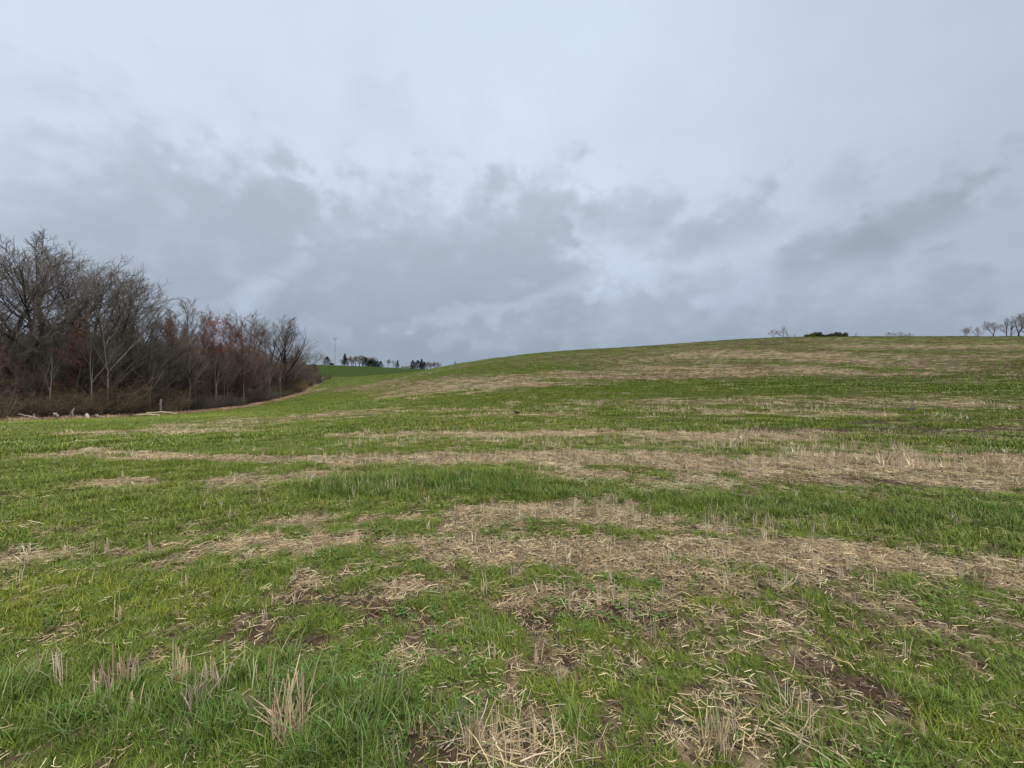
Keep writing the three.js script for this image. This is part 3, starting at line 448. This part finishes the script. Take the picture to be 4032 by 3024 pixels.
// position, height, shape, label, options
const WT = [
  [-61.7, -49, 20.9, 0, inWood, { group: gw, turn: 1 }], [-62.5, -52.3, 22.6, 1, 'tallest bare tree at the left edge of the picture', { turn: 2 }], [-57.7, -49.4, 15.5, 2, 'dark-trunked bare tree nearest the left end of the wood', { turn: 0.4, bark: M.darkbark }], [-64.5, -56.6, 23.9, 1, inWood, { group: gw, turn: 3 }],
  [-58.6, -52.9, 21.5, 0, 'bare tree with a straight black trunk near the left end of the wood', { turn: 4, bark: M.darkbark }], [-65, -59.5, 25.2, 3, 'high slender bare crown rising above the left end of the wood', { turn: 1.3 }], [-62.4, -58.8, 22.2, 1, inWood, { group: gw, turn: 5 }], [-57.8, -56, 13.5, 6, 'rusty brown low tree filling the left part of the wood', { turn: 2, crown: M.browntwig }],
  [-63.4, -63.1, 23.7, 2, 'broad bare tree with rising limbs, second step down of the wood\'s skyline', { turn: 0.7 }], [-59.3, -60.8, 21.6, 0, inWood, { group: gw, turn: 2.6 }], [-55.6, -58.5, 14.5, 7, 'slender pale-barked tree standing out at the front of the wood', { bark: M.palebark, turn: 1.2, name: 'pale_tree' }], [-63, -67.8, 22.8, 1, inWood, { group: gw, turn: 4.4 }],
  [-65, -73.1, 23.6, 5, 'bare tree with a fan-shaped crown where the wood\'s skyline drops', { turn: 0.3 }], [-62.3, -73.1, 18.5, 0, inWood, { group: gw, turn: 3.3 }], [-66.9, -81.7, 20.6, 2, inWood, { group: gw, turn: 1.9 }], [-62.3, -79.2, 18.8, 6, 'olive-brown bushy tree in the middle of the wood\'s edge', { turn: 4, crown: M.tantwig }],
  [-70, -91.7, 23.3, 3, 'thin bare tree poking above the low middle of the wood', { turn: 2 }], [-65.9, -89.7, 20.8, 1, inWood, { group: gw, turn: 0.5 }], [-65, -92.7, 20.2, 4, 'red-budded tree left of the darker red one', { turn: 1, crown: M.redtwig }], [-68.9, -102.6, 21, 4, 'dark red-budded tree in the wood\'s right half', { turn: 3, crown: M.redtwig }],
  [-66, -101.9, 21.5, 6, 'reddish-brown dense tree beside the round grey one', { turn: 2.2, crown: M.browntwig, wide: 1.3 }], [-74.5, -120.3, 25.5, 1, 'pale bare treetop rising behind the red trees', { turn: 4, crown: M.tantwig }], [-68.9, -115.6, 20, 4, 'red-brown tree next to the round grey tree', { turn: 5, crown: M.browntwig, wide: 1.25 }], [-72.7, -126.9, 23.4, 2, inWood, { group: gw, turn: 1 }],
  [-69.4, -128.3, 24.2, 5, 'round-crowned grey tree with a forked dark trunk at the right end of the wood', { turn: 2.5, crown: M.tantwig, bark: M.darkbark, wide: 1.4 }], [-84.3, -166.2, 16.5, 0, 'smaller grey tree tapering off behind the round one', { turn: 1 }], [-91.8, -189, 16.6, 0, 'pale thin-crowned tree at the tail of the wood', { turn: 3, crown: M.tantwig }], [-105.1, -225, 14.8, 1, 'furthest faint tree showing past the tail of the wood', { turn: 2 }],
];
for (const [x, z, h, v, label, o] of WT) tree(x, z, h * 1.05, V[v], label, { wide: 1.15, ...o });
tree(-61.5, -76.5, 12.5, V[3], 'dark dead trunk leaning to the right within the wood', { name: 'leaning_tree', bark: M.darkbark, tilt: -0.55, turn: 0, crown: M.twig });
{
  const r = rng(57), lb = 'slender grey trunk showing pale inside the dark wood', gr = 'slender pale trunks inside the wood';
  for (let k = 0; k < 14; k++) { const z = -47 - 78 * (k + r() * 0.8) / 14, x = woodEdge(z) - 0.6 - r() * 2.2; tree(x, z, 8 + r() * 6, k % 2 ? V[7] : V[3], lb, { wide: k % 2 ? 0.9 : 0.55, bark: k % 3 ? M.greybark : M.palebark, group: gr, turn: r() * 6, name: 'slender_tree', tilt: (r() - 0.5) * 0.16 }); }
}
// the depth of the wood behind its edge
{
  const g = [V[0], V[2], V[4], V[6], V[5]].map((v) => mergeGeometries([v.trunk, v.crown])), S = new Scatter(g), r = rng(91);
  for (let k = 0; k < 680; k++) {
    const z = -38 - 200 * Math.pow(r(), 1.15), q = r(), x = woodEdge(z) - 2.5 - q * q * 60, h = (q < 0.3 ? 5 + r() * 9 : 10.5 + r() * 5.5) * (z < -150 ? 0.62 : 1) * (z < -64 && z > -150 ? 1.12 : 1), b = 0.8 + r() * 0.5, red = r() < 0.25 ? 1.25 : 1;
    S.add(Math.floor(r() * 5), x, heightAt(x, z) - 0.1, z, r() * tau, h / 20, h / 20, [0.088 * b * (red > 1 && z < -90 ? 1.25 : 1), 0.075 * b, 0.062 * b]);
  }
  S.build('wood_tree', std({}), stuff('deep_wood', 'bare trees crowded deep inside the wood', 'wood'));
}
function shrubGeo(seed) {
  const r = rng(seed), g = new Geo();
  for (let k = 0; k < 42; k++) {
    const a = r() * tau, e = 0.2 + r() * 0.9, h = 0.6 + r() * 0.75, q = r() * 0.35; let p = [Math.cos(a) * q, 0, Math.sin(a) * q]; const pts = [p];
    for (let s = 1; s < 4; s++) { p = [p[0] + Math.cos(a) * e * 0.24 + (r() - 0.5) * 0.16, p[1] + h / 3, p[2] + Math.sin(a) * e * 0.24 + (r() - 0.5) * 0.16]; pts.push(p); }
    const b = 0.7 + r() * 0.6; g.tint = [b, b, b]; g.tube(pts, [0.011, 0.009, 0.007, 0.004], 3);
    for (let m = 0; m < 16; m++) { const t = 0.25 + r() * 0.75, f = Math.min(t * 3, 2.99), i = Math.floor(f), at = pts[i].map((v, j) => mix(v, pts[i + 1][j], f - i)), d = r() * tau, l = 0.15 + r() * 0.22; g.tube([at, [at[0] + Math.cos(d) * l, at[1] + (r() - 0.2) * l, at[2] + Math.sin(d) * l]], [0.005, 0.002], 3, true); }
  }
  return g.build();
}
{
  const S = new Scatter([301, 302, 303].map(shrubGeo)), r = rng(93);
  for (let k = 0; k < 1200; k++) {
    const z = -37 - 195 * Math.pow(r(), 1.35), q = r(), x = woodEdge(z) - 0.2 - q * 20, h = (0.9 + r() * 2.3 + (r() < 0.12 ? 1.5 : 0)) * (0.6 + 0.8 * noise(z * 0.16, 3 + x * 0.1)), b = 0.75 + r() * 0.5, w = noise(z * 0.11 + 5, x * 0.1);
    S.add(Math.floor(r() * 3), x, heightAt(x, z) - 0.05, z, r() * tau, h * (0.8 + r() * 0.5), h, w > 0.55 ? [0.165 * b, 0.125 * b, 0.058 * b] : w > 0.4 ? [0.13 * b, 0.098 * b, 0.06 * b] : [0.11 * b, 0.09 * b, 0.07 * b]);
  }
  S.build('brush', std({}), stuff('undergrowth', 'brown leafless undergrowth thick along the foot of the wood', 'undergrowth'));
}
say('wood');
function shrub(x, z, h, wide, mat, name, label, seed, group) { const t = thing(name, label, 'shrub', x, z, 0.05, group); t.scale.set(h * wide, h, h * wide); t.rotation.y = seed; part('twigs', shrubGeo(310 + seed), mat, t); return t; }
shrub(-92, -213, 2.3, 1.4, M.browntwig, 'shrub', 'reddish-brown shrub alone in the hollow below the far green field', 1);
shrub(-85.5, -186, 3.6, 1.5, M.bark, 'shrub', 'dark low shrub spreading from the tail of the wood', 2);
shrub(-80.5, -176, 2.4, 1.6, M.bark, 'shrub', 'low dark shrub at the field corner by the tail of the wood', 3);

// evergreens
function conifer(seed, fat) {
  const r = rng(seed), T = new Geo(), C = new Geo(); T.tube([[0, 0, 0], [0.03, 5, 0], [0, 10, 0.02]], [0.16, 0.1, 0.02], 6);
  for (let k = 0; k < 620; k++) {
    const t = Math.pow(r(), 0.8), y = 0.5 + t * 9.2, w = fat * (0.35 + 1.25 * Math.pow(1 - t, 0.75)) * (0.75 + 0.5 * noise(t * 9, seed)), a = r() * tau, q = w * (0.35 + 0.7 * r()), s = 0.45 + r() * 0.4, b = 0.6 + r() * 0.8; C.tint = [b, b, b];
    const c = [Math.cos(a) * q, y - q * 0.2, Math.sin(a) * q], o = C.v(c[0] * 0.6, c[1] + 0.1, c[2] * 0.6), p1 = C.v(c[0] - Math.sin(a) * s * 0.5, c[1] - s * 0.25, c[2] + Math.cos(a) * s * 0.5), p2 = C.v(c[0] + Math.sin(a) * s * 0.5, c[1] - s * 0.2, c[2] - Math.cos(a) * s * 0.5), p3 = C.v(c[0] * 1.15, c[1] - s * 0.35 + r() * 0.4, c[2] * 1.15);
    C.i.push(o, p1, p3, o, p3, p2, p1, p2, p3);
  }
  return { trunk: T.build(), crown: C.build(), h: 10 };
}
function evergreenBush(seed) {
  const r = rng(seed), T = new Geo(), C = new Geo(); for (let k = 0; k < 4; k++) T.tube([[0, 0, 0], [(r() - 0.5) * 0.8, 0.45, (r() - 0.5) * 0.5], [(r() - 0.5) * 1.2, 0.85, (r() - 0.5) * 0.8]], [0.05, 0.04, 0.015], 5);
  const L = []; for (let k = 0; k < 6; k++) L.push([(r() - 0.5) * 1.7, 0.1 + r() * 0.5, (r() - 0.5) * 0.9, 0.2 + r() * 0.2]);
  for (let k = 0; k < 1200; k++) {
    const l = L[k % 6], a = r() * tau, u = r() * 2 - 1, q = l[3] * Math.cbrt(r()) * (0.9 + r() * 0.35), s = 0.05 + r() * 0.06, w = Math.sqrt(1 - u * u), x = l[0] + Math.cos(a) * w * q, y = l[1] + u * q, z = l[2] + Math.sin(a) * w * q, b = 0.6 + r() * 0.9; C.tint = [b, b, b];
    const e = r() * tau, f = r() - 0.5; const p = C.v(x - Math.cos(e) * s, y - f * s, z - Math.sin(e) * s), p2 = C.v(x + Math.cos(e) * s, y + f * s, z + Math.sin(e) * s), p3 = C.v(x + (r() - 0.5) * s, y + s * 1.2, z + (r() - 0.5) * s); C.i.push(p, p2, p3);
  }
  return { trunk: T.build(), crown: C.build(), h: 1.05 };
}
const CF = [conifer(401, 1.5), conifer(402, 2.1)], EB = [evergreenBush(411), evergreenBush(412), evergreenBush(413)];
function evergreen(x, z, h, v, wide, name, cat, label, group, mat = M.needle, turn = 0) { if (z < -400) h *= 1.15; const t = thing(name, label, cat, x, z, 0.1, group); t.scale.set(h / v.h * wide, h / v.h, h / v.h * wide); t.rotation.y = turn; part('trunk', v.trunk, M.darkbark, t); part('crown', v.crown, mat, t); return t; }

// ---- the far skyline beyond the green field
evergreen(-190.8, -440, 8.2, CF[1], 1.5, 'evergreen_tree', 'tree', 'black-green evergreen alone to the left of the mast', null, M.needle, 1);
evergreen(-186.5, -440, 2.6, EB[0], 1.2, 'evergreen_bush', 'bush', 'small dark bush between the lone evergreen and the mast', null, M.needle, 2);
evergreen(-176.5, -450, 11.6, CF[0], 1.1, 'evergreen_tree', 'tree', 'tallest dark evergreen just right of the mast', null, M.needle, 3);
const farLabel = 'bare grey tree in the long row on the skyline right of the mast', fg = 'bare trees in the long skyline row';
[[-182, -455, 6.4], [-177, -460, 7.5], [-174.8, -465, 10], [-166, -452, 9.2], [-167.8, -468, 11.5], [-162, -462, 11], [-159.2, -455, 10.5], [-155.1, -462, 10], [-150.5, -460, 9], [-147.5, -457, 9], [-170.5, -458, 10]].forEach(([x, z, h], k) => tree(x, z, h, FV[k % 3], farLabel, { group: fg, turn: k * 1.7, wide: 1.9, crown: M.tantwig }));
const fe = 'dark evergreen in the right part of the long skyline row', feg = 'evergreens in the long skyline row';
[[-154.5, -450, 9, 0], [-151, -451, 6.5, 1], [-148.2, -450, 7.4, 1], [-144.8, -449, 6.6, 1], [-142.3, -450, 6.2, 1], [-138.9, -450, 6, 1]].forEach(([x, z, h, v], k) => evergreen(x, z, h, CF[v], 1.55, 'evergreen_tree', 'tree', fe, feg, M.needle, k));
[[-131.6, -452, 8.4, 'leftmost bare tree of the small clump between the rows'], [-127.5, -460, 8.2, 'rounder bare tree of the small clump between the rows'], [-124.4, -455, 6.4, 'lowest bare tree of the small clump between the rows']].forEach(([x, z, h, l], k) => tree(x, z, h, FV[(k + 1) % 3], l, { turn: k * 2, wide: 1.2 }));
evergreen(-120.8, -450, 7.6, CF[0], 1.1, 'evergreen_tree', 'tree', 'small dark evergreen left of the low roof', null, M.needle, 5);
[[-105.1, 8.2, 'leftmost evergreen of the dark clump right of the low roof', 1.25, 1], [-99.6, 8.4, 'widest dark evergreen of the clump right of the low roof', 1.7, 1], [-95.4, 9.6, 'tallest dark evergreen of the clump right of the low roof', 1.3, 0], [-92.4, 7.2, 'rightmost evergreen of the dark clump, beside the bare trees', 1.3, 1]].forEach(([x, h, l, w, v], k) => evergreen(x, -452 + k, h, CF[v], w, 'evergreen_tree', 'tree', l, null, M.needle, k + 3));
const fr = 'bare grey tree at the right end of the skyline where the hill begins', frg = 'bare trees beside the hill';
[[-91, -460, 7.6], [-87.5, -455, 7.3], [-86, -452, 7.4], [-83.6, -458, 8.2], [-81, -456, 7.4], [-79.1, -452, 6.4], [-77, -455, 4.8]].forEach(([x, z, h], k) => tree(x, z, h, FV[k % 3], fr, { group: frg, turn: k * 1.1, wide: 1.7, crown: M.tantwig }));
[[-79.5, -600, 15.2, 'faint bare tree just showing over the shoulder of the hill'], [-69.5, -620, 15.4, 'fainter, lower bare treetop over the shoulder of the hill']].forEach(([x, z, h, l], k) => tree(x, z, h, FV[k], l, { turn: k }));
{ // mast
  const t = thing('radio_mast', 'tall slim grey radio mast on the far hilltop', 'mast', -215.9, -520, 0.3), H = 35.5;
  const p = new Geo(); p.tube([[0, 0, 0], [0, H * 0.5, 0], [0, H, 0]], [0.62, 0.52, 0.42], 10); part('pole', p.build(), M.metal, t);
  const q = new Geo(); for (let k = 0; k < 3; k++) { const a = k / 3 * tau, b = (k + 1) / 3 * tau; q.tube([[Math.cos(a) * 1.7, H - 0.6, Math.sin(a) * 1.7], [Math.cos(b) * 1.7, H - 0.6, Math.sin(b) * 1.7]], [0.09, 0.09], 4); q.tube([[0, H - 0.6, 0], [Math.cos(a) * 1.7, H - 0.6, Math.sin(a) * 1.7]], [0.09, 0.09], 4); } part('platform', q.build(), M.metal, t);
  for (let k = 0; k < 9; k++) { const a = Math.floor(k / 3) / 3 * tau + (k % 3 - 1) * 0.45, g = new THREE.BoxGeometry(0.35, 1.9, 0.22); g.setAttribute('color', new THREE.Float32BufferAttribute(new Float32Array(72).fill(1), 3)); g.rotateY(-a + Math.PI / 2); g.translate(Math.cos(a) * 1.8, H - 0.5, Math.sin(a) * 1.8); part('antenna', g, M.metal, t); }
}
{ // low shed behind the far field
  const t = thing('farm_building', 'low grey-roofed farm building half hidden behind the far green field', 'building', -111.5, -452, 0.1); const one = (g) => { g.setAttribute('color', new THREE.Float32BufferAttribute(new Float32Array(g.attributes.position.count * 3).fill(1), 3)); return g; };
  part('wall', one(new THREE.BoxGeometry(11.5, 2.0, 6).translate(0, 1, 0)), M.wall, t);
  for (const s of [-1, 1]) { const g = one(new THREE.BoxGeometry(12.3, 0.12, 3.7)); g.rotateX(s * 0.33); g.translate(0, 2.48, s * 1.72); part('roof_slope', g, M.roof, t); }
  for (const s of [-1, 1]) { const sh = new THREE.Shape([new THREE.Vector2(-3, 0), new THREE.Vector2(3, 0), new THREE.Vector2(0, 1.0)]), g = one(new THREE.ExtrudeGeometry(sh, { depth: 0.1, bevelEnabled: false })); g.rotateY(Math.PI / 2); g.translate(s * 5.7 - 0.05, 2, 0); part('gable', g, M.wall, t); }
}
// ---- along the crest of the near hill
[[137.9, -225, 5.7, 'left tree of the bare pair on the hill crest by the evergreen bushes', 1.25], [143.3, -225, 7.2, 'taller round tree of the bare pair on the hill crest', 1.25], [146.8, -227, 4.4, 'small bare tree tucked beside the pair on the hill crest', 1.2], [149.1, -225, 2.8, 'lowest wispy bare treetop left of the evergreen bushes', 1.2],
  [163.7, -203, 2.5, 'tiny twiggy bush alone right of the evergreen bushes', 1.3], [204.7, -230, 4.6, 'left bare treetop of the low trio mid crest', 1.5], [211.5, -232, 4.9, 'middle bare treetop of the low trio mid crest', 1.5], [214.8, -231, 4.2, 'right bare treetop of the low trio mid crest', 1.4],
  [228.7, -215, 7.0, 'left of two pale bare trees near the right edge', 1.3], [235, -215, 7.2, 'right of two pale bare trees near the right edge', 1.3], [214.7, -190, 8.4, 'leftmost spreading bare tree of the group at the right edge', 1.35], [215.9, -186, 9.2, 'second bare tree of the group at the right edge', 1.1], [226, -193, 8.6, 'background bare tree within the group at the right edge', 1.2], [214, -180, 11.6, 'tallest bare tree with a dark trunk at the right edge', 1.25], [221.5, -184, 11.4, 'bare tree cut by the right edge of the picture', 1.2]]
  .forEach(([x, z, h, l, w], k) => tree(x, z, h, FV[[1, 0, 2, 2, 2, 1, 0, 1, 1, 0, 1, 0, 2, 1, 0][k]], l, { turn: k * 1.37, wide: w, bark: k > 9 ? M.bark : M.hazebark, crown: M.hazetwig }));  // crowns, and most trunks, coloured paler to imitate haze
[[133.4, -190, 2.2, 'leftmost dark bush of the evergreen row on the crest', 1.2], [137.2, -191, 2.8, 'taller bush left of centre in the evergreen row on the crest', 1.0], [139.6, -190, 1.8, 'low bush in the dip of the evergreen row on the crest', 1.2], [142.6, -191, 2.2, 'bush right of the dip in the evergreen row on the crest', 1.1], [145.4, -191, 2.6, 'dense bush right of centre in the evergreen row on the crest', 1.0], [148.2, -190, 2.9, 'rightmost pointed bush of the evergreen row on the crest', 0.8]]
  .forEach(([x, z, h, l, w], k) => evergreen(x, z, h, EB[k % 3], w, 'evergreen_bush', 'bush', l, 'evergreen bushes on the crest', M.bush, k * 0.4).position.y -= 0.25);

// ---------------------------------------------------------------- fallen wood at the foot of the trees
function log(pts, rad, label, name = 'fallen_log', mat = M.deadwood, cat = 'log') {     // pts: x, z, height above ground
  const [x0, z0] = pts[0], y0 = heightAt(x0, z0), t = new Geo(), w = pts.map(([x, z, y]) => [x - x0, heightAt(x, z) + y - y0, z - z0]);
  const P = [], Q = []; const n = 7, r = rng(Math.round(x0 * 31 + z0 * 17) >>> 0);
  for (let k = 0; k <= n; k++) { const f = k / n * (w.length - 1), i = Math.min(Math.floor(f), w.length - 2); P.push(w[i].map((v, j) => mix(v, w[i + 1][j], f - i) + (k && k < n ? (r() - 0.5) * rad : 0))); Q.push(rad * (1 - 0.35 * k / n) * (0.85 + r() * 0.3)); }
  const b = t.tube(P, Q, 8); t.cap(P[0], Q[0], 8, b); t.cap(P[n], Q[n], 8, b + n * 8);
  const o = new THREE.Mesh(t.build(), mat); o.name = numbered(name); o.position.set(x0, y0, z0); o.castShadow = o.receiveShadow = true; scene.add(o); return tag(o, label, cat);
}
log([[-54.4, -47.0, 0.75], [-52.6, -46.6, 0.45], [-51.2, -46.2, 0.12]], 0.11, 'thin fallen trunk sloping down at the far left of the wood');
log([[-52.6, -46.9, 0], [-52.5, -46.8, 0.7]], 0.12, 'short broken post left of the fallen branch heap', 'broken_stump', M.deadwood, 'stump');
log([[-51.1, -47.6, 0], [-51.0, -47.6, 0.85]], 0.16, 'pale upright stump at the left foot of the wood', 'broken_stump', M.deadwood, 'stump');
log([[-51.1, -47.5, 0.8], [-50.0, -47.0, 0.5]], 0.10, 'short pale branch resting on the upright stump', 'fallen_branch', M.deadwood, 'branch');
log([[-52.1, -50.4, 0], [-51.7, -50.3, 1.35]], 0.12, 'right post of the narrow upright pair in the undergrowth', 'broken_stump', M.palebark, 'stump');
log([[-52.7, -50.6, 0], [-52.3, -50.5, 1.0]], 0.10, 'left, shorter post of the narrow upright pair in the undergrowth', 'broken_stump', M.palebark, 'stump');
log([[-52.4, -52.5, 0.62], [-51.0, -51.4, 0.05]], 0.2, 'whitish thick log slanting to the ground at the wood\'s foot', 'fallen_log', std({ color: new THREE.Color().setRGB(0.42, 0.40, 0.36) }));
log([[-52.4, -53.6, 0.45], [-50.6, -52.8, 0.12]], 0.15, 'grey log lying right of the whitish one');
log([[-52.6, -59.5, 0.25], [-50.5, -59.3, 0.35], [-49.2, -59.5, 0.15]], 0.17, 'straw-coloured log on the heap right of the pale tree', 'fallen_log', std({ color: new THREE.Color().setRGB(0.42, 0.34, 0.21) }));
log([[-51.9, -60.5, 0.5], [-49.5, -60.6, 0.6], [-47.9, -61, 0.3]], 0.15, 'upper log of the heap right of the pale tree', 'fallen_log', std({ color: new THREE.Color().setRGB(0.36, 0.28, 0.17) }));
log([[-56.9, -69, -0.1], [-56.85, -69, 1.3], [-56.9, -69.0, 2.6]], 0.19, 'tall pale broken trunk standing alone in front of the wood', 'broken_snag', M.palebark, 'snag');
log([[-58.7, -80, 0.3], [-56.9, -79, 0.15]], 0.14, 'short pale branch in the dead grass beyond the tall broken trunk', 'fallen_branch', M.deadwood, 'branch');

// ---------------------------------------------------------------- single clumps in the foreground
function clump(name, label, cat, x, z, geo, m, col, sx = 1, sy = 1) { const o = new THREE.Mesh(geo, m.clone()); o.material.color.setRGB(...col); o.name = numbered(name); o.position.set(x, heightAt(x, z) - 0.005, z); o.scale.set(sx, sy, sx); o.castShadow = o.receiveShadow = true; scene.add(o); return tag(o, label, cat); }
const ST = [0.58, 0.46, 0.28];
clump('stubble_clump', 'tall dry stubble clump standing in the grass, lower left', 'stubble', -1.03, -1.95, stubbleTuft(601, 60, 0.075, 0.10, 0.31, 0.0026), M.straw, ST);
clump('stubble_clump', 'row of grey-tan dry stalks in the grass left of the tall clump', 'stubble', -1.55, -2.16, stubbleTuft(602, 26, 0.09, 0.08, 0.19, 0.0022), M.straw, [0.46, 0.38, 0.26]);
clump('stubble_clump', 'dry reddish-tan stalk bunch furthest left in the foreground', 'stubble', -2.1, -2.25, stubbleTuft(603, 26, 0.10, 0.08, 0.18, 0.0022), M.straw, [0.48, 0.37, 0.26]);
clump('stubble_clump', 'upright pale stubble clump at the bottom centre', 'stubble', -0.17, -1.86, stubbleTuft(604, 20, 0.035, 0.09, 0.17, 0.0023), M.straw, ST);
clump('stubble_clump', 'fanned tan stubble clump right of the straw heap', 'stubble', 0.88, -1.85, stubbleTuft(605, 36, 0.06, 0.09, 0.24, 0.0023), M.straw, ST);
clump('straw_heap', 'tangled heap of long straw at the bottom centre', 'straw', 0.08, -1.83, mergeGeometries([strawLying(611, 90, 0.2, 0.12, 0.34, 0.0023), stubbleTuft(612, 26, 0.2, 0.06, 0.2, 0.0022)]), M.straw, [0.62, 0.50, 0.31], 1, 1.5);
clump('straw_heap', 'smaller straw heap near the bottom right', 'straw', 1.35, -1.9, mergeGeometries([strawLying(613, 60, 0.16, 0.08, 0.24, 0.0022), stubbleTuft(614, 12, 0.12, 0.05, 0.13, 0.0021)]), M.straw, ST, 1, 1.4);
[[-0.72, -1.88, 'dark green grass clump left of the bare soil, bottom', 0.16], [-0.95, -2.2, 'blue-green grass clump behind the tall stubble clump', 0.14], [-0.62, -2.12, 'blue-green grass clump up from the bottom, left of centre', 0.13], [-1.35, -1.95, 'bent dark grass clump left of the tall stubble clump', 0.14]].forEach(([x, z, l, q], k) => clump('grass_clump', l, 'grass', x, z, grassTuft(620 + k, 150, q, 0.05, 0.17, 0.0042, 1.0), M.grass, BLUE));
clump('weed_plant', 'feathery grey-green weed on the bare soil, bottom centre', 'weed', -0.27, -1.98, grassTuft(630, 70, 0.07, 0.03, 0.12, 0.003, 1.1), M.grass, [0.10, 0.15, 0.085]);

// ---------------------------------------------------------------- bird and stone
{
  const g = new Geo(), path = [[0.15, 0.125, 0.02], [0.10, 0.13, 0.03], [0.05, 0.135, 0.05], [0, 0.145, 0.062], [-0.05, 0.165, 0.058], [-0.085, 0.19, 0.04], [-0.11, 0.205, 0.036], [-0.135, 0.205, 0.026], [-0.15, 0.2, 0.012], [-0.19, 0.19, 0.002]];
  g.tube(path.map((p) => [p[0], p[1], 0]), path.map((p) => p[2] * 0.9), 10);
  for (const s of [-1, 1]) { g.tube([[0.02 + s * 0.015, 0.1, s * 0.02], [0.0 + s * 0.02, 0.05, s * 0.022], [0.01 + s * 0.02, 0, s * 0.022]], [0.012, 0.006, 0.005], 5); g.tube([[0.02 + s * 0.02, 0.004, s * 0.022], [-0.045 + s * 0.02, 0.004, s * 0.022]], [0.005, 0.003], 4); }
  const o = new THREE.Mesh(g.build(), M.feather); o.name = 'bird'; o.position.set(0.25, heightAt(0.25, -21.3) + 0.02, -21.3); o.castShadow = true; scene.add(o); tag(o, 'small black bird standing on the field', 'bird');
}
{
  const o = new THREE.Mesh(clodGeo(7), M.stone); o.name = 'stone'; o.position.set(20.35, heightAt(20.35, -21.7) + 0.08, -21.7); o.scale.set(0.2, 0.22, 0.16); o.castShadow = true; scene.add(o); tag(o, 'dark grey stone lying in the right half of the field', 'stone');
}
say('done');
renderer.render(scene, camera);
